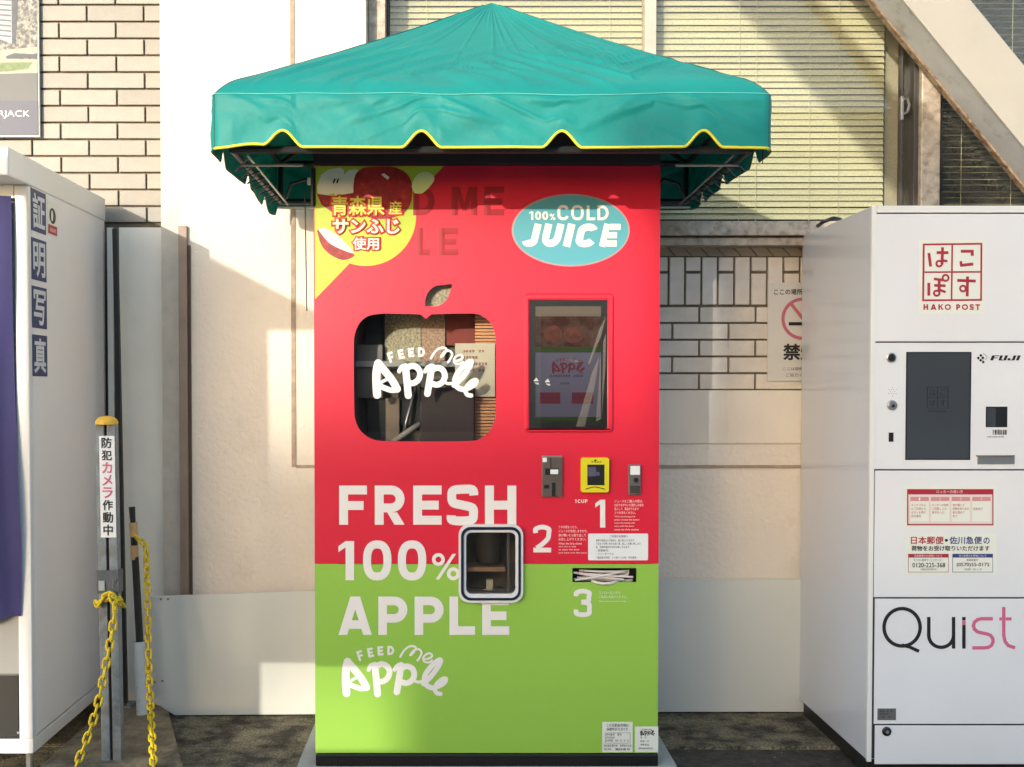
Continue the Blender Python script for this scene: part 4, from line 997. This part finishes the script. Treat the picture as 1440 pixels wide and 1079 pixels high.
def zbot(p, side):
    h_ = .046
    if side == 0: return ZB+sum(h_*bump_(p.x-n, .055)**.8 for n in fnotch) + (.010*bump_(p.x-AX0-.12, .10))
    if side == 2: return ZB-.012+sum(h_*bump_(p.x-n, .055)**.8 for n in fnotch)
    return ZB-.004-.035*max(0, (p.y-3.9)/.3)*(1 if side == 3 else .3)+sum(h_*bump_(p.y-n, .055)**.8 for n in snotch)
NS = (240, 110, 120, 110); svals = []
for i, n in enumerate(NS): svals += [(i+k/n) for k in range(n)]
NR = 64; NV = 26
rows_s = []
vs3 = []
for s_ in svals:
    p, side = per(s_); f = s_-int(s_)
    # round plan corners a little
    ctr = Vector(((AX0+AX1)/2, (YC0+4.2)/2)); rc = min(f, 1-f)*[AX1-AX0, 1, AX1-AX0, 1][side]
    pin = p + (ctr-p).normalized()*.012*max(0, 1-rc/.03)**2
    out = [Vector((0, -1)), Vector((1, 0)), Vector((0, 1)), Vector((-1, 0))][side]
    colv = []
    for r in range(NR+1):
        t = (r/NR); q = Vector((PK.x, PK.y)).lerp(pin, t); z = PK.z+(ZE-PK.z)*t
        z -= .016*sin(pi*t)*(.6+.4*abs(sin(pi*f)))
        z += .006*noise.noise(Vector((q.x*5, q.y*5, .3)))*t
        # folds fanning from peak and diagonal drag wrinkles near eave
        z += .011*noise.noise(Vector((f*9+side*7, t*1.3, 2)))*t*(1-t)*4*.6
        a1 = q.x-PK.x; sg_ = 1 if noise.noise(Vector((q.x*1.7, 3, q.y))) > 0 else -1
        z += (max(0, 1-abs(noise.noise(Vector((a1*11+sg_*t*9, t*1.4, 9+side))))*5)*.013+.008*noise.noise(Vector((a1*5-t*6, t*3, 4))))*min(1, max(0, t-.42)*4)*min(1, (1-t)*12)
        z += .006*max(0, 1-abs(noise.noise(Vector((f*26+side*9, t*.8, 21))))*4)*(1-t)*min(1, t*6)
        if side != 0 or rc < .10:
            zs_ = PK.z+(ZE-PK.z)*t-.016*sin(pi*t)*(.6+.4*abs(sin(pi*f))); wk = .25 if side != 0 else .25+.75*rc/.10
            z = zs_+(z-zs_)*wk
        if t > .93: z -= .022*((t-.93)/.07)**2
        colv.append((q.x, q.y, z))
    zE = colv[-1][2]; zb_ = zbot(p, side)
    for r in range(1, NV+1):
        t = r/NV; z = zE+(zb_-zE)*t
        dsp_ = .012*noise.noise(Vector((p.x*4+p.y*4+t*1.2, t*.8, 5)))*min(1, t*2)+.0035*noise.noise(Vector((p.x*13+p.y*11-t*2.5, t*1.6, 8)))*(1-.5*t)+.012*t+.009*max(0, 1-abs(noise.noise(Vector((p.x*7+p.y*7-t*2.6*(1 if noise.noise(Vector((p.x*2, p.y*2, 7))) > 0 else -1), t*.7, 31))))*4.5)*(1-t)*min(1, t*8)
        if rc < .06: dsp_ *= rc/.06
        q = pin+out*dsp_
        if rc < .05: q -= out*.0
        colv.append((q.x, q.y, z))
    rows_s.append(colv)
nR = len(rows_s[0]); nS = len(rows_s)
vs3 = [v for c_ in rows_s for v in c_]
fs3 = []
for i in range(nS):
    j = (i+1) % nS
    for r in range(nR-1): fs3.append((i*nR+r, i*nR+r+1, j*nR+r+1, j*nR+r))
me = bpy.data.meshes.new('fabric_cover'); me.from_pydata(vs3, [], fs3)
for p in me.polygons: p.use_smooth = True
cov = ob('fabric_cover', me, M['teal'], aw_)
so_ = cov.modifiers.new('s', 'SOLIDIFY'); so_.thickness = .0015
edge = [Vector(c_[-1]) for c_ in rows_s]
MB().tube(edge[:241], .0042, 6).build('piping', M['piping'], cov, smooth='all')
MB().tube(edge[240:]+edge[:1], .0024, 5).build('side_hem', mat('olive hem', (70, 84, 40), .6), cov, smooth='all')
seam = [Vector(c_[NR])+Vector(((c_[NR][0]-PK.x), (c_[NR][1]-PK.y), 0)).normalized()*.002 for c_ in rows_s]
MB().tube(seam, .0012, 4, closed=True).build('seam_thread', mat('pale teal thread', (110, 196, 182), .6), cov, smooth='all')
for cnr in (0, sum(NS[:1]), sum(NS[:2]), sum(NS[:3])):
    MB().tube([Vector(v) for v in rows_s[cnr][2:NR+1]]+[Vector(v) for v in rows_s[cnr][NR+1:]], .0022, 5).build('corner_seam', mat('dark teal seam', (10, 84, 80), .6) if 'dark teal seam' not in bpy.data.materials else bpy.data.materials['dark teal seam'], cov, smooth='all')
# frame under the awning
fx0, fx1, fy0, fy1, fz = AX0+.05, AX1-.05, YC0+.05, 4.15, PZ(213, 3.27)
def bar(name, a_, b_, r, m='darksteel', n=8): return MB().tube([a_, b_], r, n).build(name, M[m], aw_, smooth=True)
for z_ in (fz, ZE-.03):
    bar('frame_rail', (fx0, fy0, z_), (fx1, fy0, z_), .011); bar('frame_rail', (fx0, fy1, z_), (fx1, fy1, z_), .011)
    bar('frame_rail', (fx0, fy0, z_), (fx0, fy1, z_), .009); bar('frame_rail', (fx1, fy0, z_), (fx1, fy1, z_), .009)
for x_ in (fx0, fx1):
    for y_ in (fy0, fy1): bar('frame_post', (x_, y_, fz), (x_, y_, ZE-.03), .009)
    bar('hip_rafter', (x_, fy0, ZE-.03), (PK.x, PK.y, PK.z-.05), .009); bar('hip_rafter', (x_, fy1, ZE-.03), (PK.x, PK.y, PK.z-.05), .009)
for xa, xb in ((fx0, mx0), (fx1, mx1)):
    bar('support_bar', (xa, YM-.25, fz-.018), (xb, YM-.25, fz-.018), .0045, 'steel'); bar('support_bar', (xa, 4.08, fz-.03), (xb, 4.08, fz-.03), .006, 'steel')
    sg = 1 if xb > xa else -1
    pts = [Vector((xb, 3.9, fz-.02)), Vector((xb-sg*.06, 3.9, fz+.035)), Vector((xb-sg*.11, 3.9, fz+.02)), Vector((xb-sg*.13, 3.9, fz-.03))]
    MB().tube([Vector(v) for v in [(p.x, p.y, p.z) for p in pts]], .006, 8).build('hoop_bar', M['darksteel'], aw_, smooth='all')
    zz = MB(); pts = []
    for k in range(15): pts.append(Vector((xa-sg*(.012 if k % 2 else -.035), fy0+.06+k*.05, fz-.012-(.028 if k % 2 else 0))))
    zz.tube(pts, .0022, 5); zz.build('lacing_cord', M['black'], aw_)
    zz = MB().tube([Vector((xa-sg*.0+sg*.035, fy0+.05, fz-.005)), Vector((xa+sg*.035, 4.1, fz-.02))], .0035, 6); zz.build('tension_rod', M['steel'], aw_)
bar('bracket', (mx0-.001, YM+.0, fz-.10), (mx0-.001, YM, fz+.02), .008, 'blackmetal')
g = MB(); pbox(g, 432, 440, 250, 259, YM+.01, YM+.03); g.build('bracket_plate', M['paper'], aw_, bev=.001)
bar('cable', (PX(430, 3.8), 3.8, fz-.03), (PX(432, 3.8), 3.8, fz-.42), .002, 'blackmetal')
bar('loose_cord', P(1073, 210, 3.3), P(1072, 231, 3.3), .0015, 'blackmetal')

# ------------------------------------------------------------------ parcel locker
lk = thing('parcel_locker', 'white parcel locker with touch screen and stacked doors at the right edge', 'locker')
YL0, YL1 = 3.56, 4.27
lx0 = PX(1222.5, YL0, 700); lx1 = PX(1575, YL0); lzt = PZ(290, YL0)
MB().box(lx0, lx1, YL0+.008, YL1, .055, lzt).build('cabinet', mat('locker side enamel', (204, 204, 210), .16, var=(2, .02), coat=.3), lk, bev=.002)
MB().box(lx0+.012, lx1, YL0+.03, YL1-.02, 0, .0545).build('base', M['blackmetal'], lk)
MB().box(lx0-.001, PX(1229.5, YL0), YL0-.004, YL0+.0075, .05, lzt+.001).build('front_frame', M['white'], lk, bev=.002)
MB().box(PX(1229.5, YL0)+.0005, lx1, YL0-.004, YL0+.0075, PZ(299.5, YL0), lzt+.001).build('top_rail', M['white'], lk, bev=.002)
MB().box(PX(1229.6, YL0), lx1-.01, YL0+.0015, YL0+.0079, .06, PZ(300, YL0)).build('door_seam', M['seam'], lk)
def lb_(x0, x1, y0, y1, d0, d1, m, name, parent=lk, bev=.001):
    mb = MB(); pbox(mb, x0, x1, y0, y1, YL0-d0, YL0-d1); return mb.build(name, M[m], parent, bev=bev)
doors = {}
for nm, y0, y1 in (('a', 301, 480.3), ('b', 482.3, 660), ('c', 662, 840), ('d', 842.2, 1018.3), ('e', 1020.5, 1075)):
    doors[nm] = lb_(1230.6, 1568, y0, y1, .003, -.001, 'lock', 'door', bev=.0015)
YD = YL0-.003
# hako post emblem
em = MB(); pbox(em, 1292.5, 1384, 338, 441.5, YD-.0008, YD-.0001); em = em.build('emblem_sticker', M['sticker'], doors['a'])
r_ = MB()
for a_ in ([(1299, 344), (1380, 343), (1379.5, 422), (1298, 422.5)],): ridge(r_, a_, 2.6, YD-.0008, closed=True)
ridge(r_, [(1339, 345), (1338, 421)], 2.3, YD-.0008, cap='butt'); ridge(r_, [(1300, 383), (1379, 382.5)], 2.3, YD-.0008, cap='butt')
def hs(pts, w_=4.0, closed=False, sp=False): ridge(r_, spline(pts) if sp else pts, w_, YD-.0008, cap='butt', closed=closed)
hs([(1306, 356), (1308.5, 375)]); hs([(1317, 355.5), (1333.5, 355.5)]); hs([(1325.3, 348), (1324.5, 372)]); hs(el(1320.5, 371, 3.9, 3.9, 16), 2.8, True); hs([(1325, 366.5), (1332, 367.5)], 3.4)
hs([(1351, 353.5), (1367, 353.5), (1367, 360)], 4); hs([(1350, 373.5), (1368.5, 371)][:1]+[(1368.5, 371.5)], 4); hs([(1351.2, 367.5), (1351.2, 372)], 3.6)
hs([(1306, 398), (1306, 416)]); hs([(1313, 392.5), (1326, 394)], 3.6); hs([(1313.5, 401.5), (1329.5, 402)], 3.6); hs([(1320.5, 394), (1320.5, 410)]); hs(el(1329.5, 391, 4.2, 4.2, 16), 2.8, True); hs(el(1317, 412.5, 3.9, 3.6, 16), 2.8, True); hs([(1321.5, 408), (1329.5, 411)], 3.4)
hs([(1346, 394.5), (1372, 395.5)]); hs([(1360.5, 389), (1360, 417)]); hs(el(1354, 406, 4, 4, 16), 2.8, True)
letters(r_, [('H', 1298.5, 1305, 428, 436, 2.1), ('A', 1308.5, 1316.5, 428, 436, 2), ('K', 1319.5, 1326.5, 428, 436, 2), ('O', 1328.5, 1337, 428, 436, 2), ('P', 1344.5, 1350, 428, 436, 2), ('O', 1352.5, 1361, 428, 436, 2), ('S', 1363.5, 1369, 428, 436, 1.9), ('T', 1371.5, 1378, 428, 436, 2)], YD-.0008)
r_.build('emblem_print', M['crimson'], em)
# control door
sc_ = bpy.data.objects.new('control_screen', None); COL.objects.link(sc_); sc_.parent = doors['b']
lb_(1274.5, 1364.5, 495, 647, .0045, .0031, 'black', 'bezel', sc_)
lb_(1276.5, 1362.5, 497, 645, .0052, .0046, 'screen', 'screen_glass', sc_, 0)
r_ = MB(); YX = YL0-.0053
for x in (1304, 1318.5, 1333): ridge(r_, [(x, 544), (x, 574)], 1, YX, cap='butt')
for y in (544, 559, 574): ridge(r_, [(1304, y), (1333, y)], 1, YX, cap='butt')
r_.build('screen_mark', M['screen_line'], sc_)
for ch, x, y in (('は', 1307.5, 547.5), ('こ', 1322, 547.5), ('ぽ', 1307.5, 562), ('す', 1322, 562)): text(ch, (x, x+8, y, y+9), YX-.0002, M['screen_line'], sc_, 'screen_character')
mb = MB(); marks(mb, 1305, 1333, 577, 580, YX, 9, 3, False); mb.build('screen_print', M['screen_line'], sc_)
def knob(px, py, r, m, name, parent, dd=.012):
    q = P(px, py, YD); mb = MB().tube([(q.x, YD, q.z), (q.x, YD-dd*.6, q.z), (q.x, YD-dd, q.z)], [r, r, r*.75], 20); return mb.build(name, M[m], parent, smooth=True)
k1 = knob(1253, 503, .0155, 'steel', 'camera_ring', doors['b'], .006); MB().tube([(P(1253, 503, YD).x, YD-.0061, P(1253, 503, YD).z), (P(1253, 503, YD).x, YD-.010, P(1253, 503, YD).z)], [.012, .008], 18).build('lens', M['black'], k1, smooth=True)
k2 = knob(1254, 570, .0155, 'steel', 'lock_ring', doors['b'], .008); knob(1254.8, 571, .006, 'black', 'keyhole', k2, .0095)
lb_(1250, 1256.5, 608.5, 621.5, .0045, .0031, 'black', 'sensor_slot', doors['b'], .0004)
r_ = MB()
for k in range(12):
    a_ = 2*pi*k/12; rr = 6 if k % 2 else 3.2; q = P(1255+rr*cos(a_), 551+rr*sin(a_), YD); r_.flat([(q.x+.0013*cos(t), q.z+.0013*sin(t)) for t in [2*pi*j/8 for j in range(8)]], YD-.0006)
r_.build('speaker_hole', M['graymetal'], doors['b'])
# maker mark
r_ = MB()
for x, y in ((1379.2, 500), (1375.5, 503.6), (1382, 503.5), (1379, 506.8), (1382.5, 509.3)):
    _lay[0] += 1; r_.flat(pxpoly([(x-2.3, y), (x, y-2.3), (x+2.3, y), (x, y+2.3)], YD), YD-.0006-.0001*(_lay[0] % 5))
r_.build('maker_mark', M['ink'], doors['b'])
r_ = MB()
for pts in ([(1385, 499), (1388.5, 502.5)], [(1388.5, 502.8), (1385, 506.5)], [(1382, 497), (1384.6, 499)]): ridge(r_, pts, .7, YD, cap='butt')
r_.build('maker_mark', M['graymetal'], doors['b'])
r_ = MB()
def sh(x, y): return (x+(506.5-y)*.42, y)
def fp(pts): 
    _lay[0] += 1; r_.flat(pxpoly([sh(*p) for p in pts], YD), YD-.0006-.0001*(_lay[0] % 5))
fp([(1392.3, 500), (1396.6, 500), (1396.6, 507), (1392.3, 507)]); fp([(1396.8, 500), (1402.5, 500), (1402.5, 501.2), (1396.8, 501.2)]); fp([(1396.8, 503), (1401.5, 503), (1401.5, 504.1), (1396.8, 504.1)])
fp([(1403.8, 500), (1407.6, 500), (1407.6, 507), (1403.8, 507)]); fp([(1407.8, 505.9), (1410.6, 505.9), (1410.6, 507), (1407.8, 507)]); fp([(1410.8, 500), (1414.8, 500), (1414.8, 507), (1410.8, 507)])
fp([(1416.3, 503.9), (1420, 503.9), (1420, 507), (1416.3, 507)]); fp([(1420.1, 505.9), (1422.5, 505.9), (1422.5, 507), (1420.1, 507)]); fp([(1422.6, 500), (1426.6, 500), (1426.6, 507), (1422.6, 507)])
fp([(1428.6, 500), (1432.6, 500), (1432.6, 507), (1428.6, 507)])
r_.build('maker_lettering', M['ink'], doors['b'])
lb_(1386.5, 1416.5, 572, 601, .004, .0031, 'black', 'reader_window', doors['b'], .0004); lb_(1388, 1400, 574, 600, .0047, .0041, 'screen', 'reader_glass', doors['b'], 0)
r_ = MB(); xx = 1396
rr_ = random.Random(4)
while xx < 1416:
    w_ = rr_.choice((.5, .8, 1.3, 1.8)); r_.flat(pxpoly([(xx, 604.5), (xx+w_, 604.5), (xx+w_, 611.5), (xx, 611.5)], YD), YD-.0006); xx += w_+rr_.choice((.5, .7, 1))
marks(r_, 1388, 1412, 613.5, 615.5, YD, 12, 5, False); r_.build('barcode', M['ink'], doors['b'])
lb_(1374, 1427.5, 640.5, 642, .012, .0031, 'trim', 'receipt_lip', doors['b'], .0004); lb_(1375, 1427, 642.2, 653, .006, .0031, 'steel', 'receipt_slot', doors['b'], .001)
# instruction stickers
g = MB(); pbox(g, 1271.5, 1401.5, 683.5, 743.5, YD-.0008, YD-.0001); s1_ = g.build('instruction_sticker', M['sticker'], doors['c'])
Y1 = YD-.0009
def rect(x0, x1, y0, y1, m, par, lay=0, name='print_block'): return MB().flat(pxpoly([(x0, y0), (x1, y0), (x1, y1), (x0, y1)], Y1), Y1-.0003*lay).build(name, M[m], par)
rect(1275.5, 1397, 688, 739, 'crimson', s1_, 1); M['blush'] = mat('blush print', (224, 204, 194), .45); rect(1277.3, 1395.3, 695.5, 737, 'blush', s1_, 2)
for k in range(4):
    x0 = 1280+k*29; rect(x0, x0+26, 699, 704.8, 'crimson_l', s1_, 3); rect(x0, x0+26, 705, 733.5, 'sticker', s1_, 3)
    rows_ = (('タッチパネル', 'のご利用から', 'ボタンを押す', '受付番号'), ('ロッカーの説明', 'に同意し入力', '番号を入力', ''), ('扉が開いて', '荷物を取り出す', '扉を閉めて', '完了'), ('受取完了',))[k]
    for j, tx in enumerate(rows_):
        if tx: text(tx, (x0+1.5, x0+1.5+min(23, 3.4*len(tx)), (708.5+5.2*j) if k < 3 else 714, (712.3+5.2*j) if k < 3 else 717.8), Y1-.0012, M['crimson'], s1_, 'sticker_print')
    text(str(k+1), (x0+12, x0+14, 700, 703.8), Y1-.0012, M['print_white'], s1_, 'sticker_print')
text('ロッカーの使い方', (1317, 1354, 689.4, 694), Y1-.0006, M['print_white'], s1_, 'sticker_title')
g = MB(); pbox(g, 1272, 1401.5, 750, 808, YD-.0008, YD-.0001); s2_ = g.build('courier_sticker', M['sticker'], doors['c'])
text('日本郵便', (1281, 1327, 754.5, 765.5), Y1, M['crimson'], s2_, bold=.02); text('・', (1328.5, 1333, 758, 762), Y1, M['ink'], s2_, bold=.02); text('佐川急便', (1335, 1381, 754.5, 765.5), Y1, M['blueink'], s2_, bold=.02)
text('の', (1383, 1391.5, 756, 765), Y1, M['blueink'], s2_, bold=.02); text('荷物をお受け取りいただけます', (1281.5, 1391.5, 767.5, 775), Y1, M['ink'], s2_, bold=.02)
for x0, m_c, num in ((1277, 'crimson', '0120-225-368'), (1339.3, 'blueink', '(0570)55-0172')):
    rect(x0, x0+57, 779, 805, m_c, s2_, 1); rect(x0+.7, x0+56.3, 784.3, 804.3, 'sticker', s2_, 2)
    a_, b_, c_ = (('日本郵便のお荷物について', 'ゆうびん集荷サービスセンター', '（通話料無料）') if m_c == 'crimson' else ('佐川急便のお荷物について', '新宿営業所', '受付時間　８時〜２１時'))
    text(a_, (x0+9, x0+48, 780, 783.4), Y1-.0006, M['print_white'], s2_, 'sticker_print'); text(b_, (x0+8, x0+49, 786, 789.4) if m_c == 'crimson' else (x0+20, x0+36, 786, 789.4), Y1-.0006, M['ink'], s2_, 'sticker_print'); text(c_, (x0+17, x0+41, 799.3, 802.3), Y1-.0006, M['ink'], s2_, 'sticker_print')
    text(num, (x0+6, x0+52, 791.5, 798), Y1-.0006, M['ink'], s2_, bold=.006)
# Quist
r_ = MB()
kx = lambda x: 1230+x/5.395
def q_(pts, w_=25, cl=False, sp=False): ridge(r_, [(kx(x), 840+y/5.395) for x, y in (spline(pts) if sp else pts)], w_/5.395, YD, cap='butt', closed=cl)
q_(el(207, 228, 137, 142, 48), 27, True); q_([(205, 362), (265, 378), (335, 410)], 25)
q_([(410, 150), (410, 290)]+arc(504, 290, 94, 87, 180, 0, 14)[1:0]+[(504-94*cos(radians(t)), 290+90*sin(radians(t))) for t in range(12, 181, 12)]+[(598, 290)], 27); q_([(598, 150), (598, 390)], 26)
q_([(676, 150), (676, 176)], 27); q_([(676, 210), (676, 390)], 27)
r_.build('brand_lettering', M['ink'], doors['d'])
r_ = MB(); q_([(895, 163), (810, 163)]+[(810-62*sin(radians(t)), 216-53*cos(radians(t))) for t in (30, 60, 90, 120, 150)]+[(800, 268), (850, 278)]+[(842+56*sin(radians(t)), 330-54*cos(radians(t))) for t in (40, 70, 100, 130, 160)]+[(830, 384), (740, 384)], 26)
q_([(978, 74), (978, 290), (988, 335), (1012, 366), (1064, 384)], 26); q_([(944, 164), (963, 164)], 24); q_([(993, 164), (1037, 164)], 24); q_([(676, 178), (676, 208)], 27)
r_.build('brand_lettering', M['pink'], doors['d'])
lb_(1234, 1260, 996.5, 1013, .004, .0031, 'graymetal', 'rating_plate', doors['d'], .0004)
mb = MB()
for k in range(3): marks(mb, 1237, 1257, 999+4*k, 1001.5+4*k, YL0-.0041, 8, seed=k)
mb.build('plate_print', M['black'], doors['d'])
k3 = knob(1246.5, 1028.5, .0145, 'black', 'lock_ring', doors['e'], .006); knob(1247, 1029, .006, 'steel', 'keyhole', k3, .008)
MB().box(PX(1420, YL0), lx1-.02, YL0-.002, YL0+.002, .03, PZ(1077, YL0)).build('toe_panel', M['blackmetal'], lk)
# dark cable loop on top of the locker back
mb = MB().tube([P(1150, 318, 4.15), P(1158, 312, 4.1), P(1172, 307, 4.1), P(1182, 309, 4.15)], .007, 8)
cb = mb.build('cable', M['black'], None, smooth='all'); tag(cb, 'short black cable lying on the rear edge of the parcel locker roof', 'cable')

# ------------------------------------------------------------------ no smoking sign
ns = thing('no_smoking_sign', 'white no smoking notice on the tiles beside the parcel locker', 'sign')
YN = YB-.006
g = MB(); pbox(g, 1080, 1177, 397.5, 536, YN, YN+.004); g.build('plate', mat('sign plate', (206, 200, 190), .45, var=(8, .03)), ns, bev=.0006)
text('ここの場所での喫煙は', (1088.5, 1170, 406.5, 415), YN, M['ink'], ns, bold=.018)
r_ = MB(); ridge(r_, el(1128.5, 448.5, 27.5, 27.5, 40), 4.6, YN, closed=True); ridge(r_, [(1112, 427), (1146, 470)], 4.6, YN-.0006, cap='butt'); r_.build('ring', M['pinkring'], ns)
r_ = MB(); ridge(r_, [(1109, 455.5), (1150, 455.5)], 4.6, YN-.0015, cap='butt'); r_.build('cigarette', M['ink'], ns)
text('禁煙', (1101, 1150, 483.5, 507), YN, M['ink'], ns, bold=.03)
text('ここは禁煙区域です。', (1101, 1155, 516.5, 521), YN, M['ink'], ns, 'small_print'); text('ご協力ください。', (1105, 1151, 525, 530), YN, M['ink'], ns, 'small_print')

# ------------------------------------------------------------------ unseen shapes added behind the camera to cast the shade; opposite facade
def uv(u, v, t, ): return (u-.465*t, YW-t, v+.225*t)
def shade_box(name, u0, u1, v0, v1, t, th, m, label=None, cat=None, kind=None, poly=None):
    x0, y, z0 = uv(u0, v0, t); x1, _, z1 = uv(u1, v1, t)
    mb = MB()
    if poly: mb.prism([(uv(a_, b_, t)[0], uv(a_, b_, t)[2]) for a_, b_ in poly], y-th, y)
    else: mb.box(x0, x1, y-th, y, z0, z1)
    o = mb.build(name, M[m], None)
    return tag(o, label, cat, None, kind)
# unseen slant-topped panel at the left (near), added to shade the wall
bs = shade_box('slant_blocker', 0, 0, 0, 0, 3.0, .03, 'paper', 'unseen white slant-topped panel added to shade the left wall', 'shade blocker', poly=[(-1.012, -.67), (-.715, -.67), (-.715, 1.45), (-.40, 1.45), (-.95, 1.735), (-1.012, 1.70)])
shade_box('strip_blocker', -.98, .5, .19, .52, 4.0, .03, 'paper', 'unseen long low board added to shape the lower sun patch', 'shade strip')  # unseen strip, added to sharpen the lower shade edge
shade_box('low_blocker', -.60, 3.5, -.9, -.085, 4.0, .3, 'light_blocker', 'unseen low concrete box added to shade the ground', 'low shade box')  # unseen box, added to keep sun off the ground
shade_box('side_blocker', .12, 5.5, -5.6, .55, 24, 2, 'reflector', 'unseen block across the street added to shade the lower right', 'side shade block')  # unseen block, added to bound the low sun patch on its right
vd = shade_box('light_blocker', -30, 60, .44, 1.05, 65, 1.0, 'light_blocker', kind='structure')  # unseen far deck, added for the soft shade across the fronts
for xx in (-70, -46, 22):
    MB().box(xx, xx+1.2, YW-66, YW-64.9, -.1, uv(0, .44, 65)[2]).build('blocker_leg', M['light_blocker'], vd)  # legs of the added deck, unseen too
shade_box('tall_blocker', .93, 9, -4.9, 1.79, 21, 8, 'light_blocker', 'unseen grey block added to shade the right wall and locker', 'building')  # unseen tall block, added to shade the right-hand wall
bd = thing('steel_brace', 'unseen second brace added above the frame to shadow the blind', 'beam')  # unseen bar, added and shaped to cast the band on the blind
q0 = P(1027, 0, YG+.06); 
def UV(px, py, Y): q = P(px, py, Y); k = YW-q.y; return Vector((q.x+.465*k, q.z-.225*k))
e0, e1 = UV(1027, 0, 4.53), UV(1280, 287, 4.53); f0, f1 = UV(1147, 0, 4.53), UV(1240, 107, 4.53)
de = (e1-e0).normalized(); ne = Vector((-de.y, de.x)); 
if ne.x < 0: ne = -ne
wde = (f0-e0).dot(ne)
pa_ = e0-de*.9; pb2 = e0+de*(e1-e0).length*1.16
pl_ = [pa_, pb2, pb2+ne*wde, pa_+ne*wde]
tt = 5.0
MB().prism([(uv(p.x, p.y, tt)[0], uv(p.x, p.y, tt)[2]) for p in pl_], YW-tt-.05, YW-tt).build('web', M['beam'], bd)  # web of the added unseen brace, shaped to shadow the blind
# facades across the street (reflections)
fa = thing('opposite_building', 'beige office building across the street behind the viewer', 'building')
MB().box(-2.6, 30, -15, -14, 0, 6.8).build('facade', M['reflector'], fa)
for i in range(9):
    for j in range(2):
        MB().box(-1.8+i*3.4, .4+i*3.4, -14, -13.97, .4+j*3.1, 2.6+j*3.1).build('window', M['facade_dark'], fa)
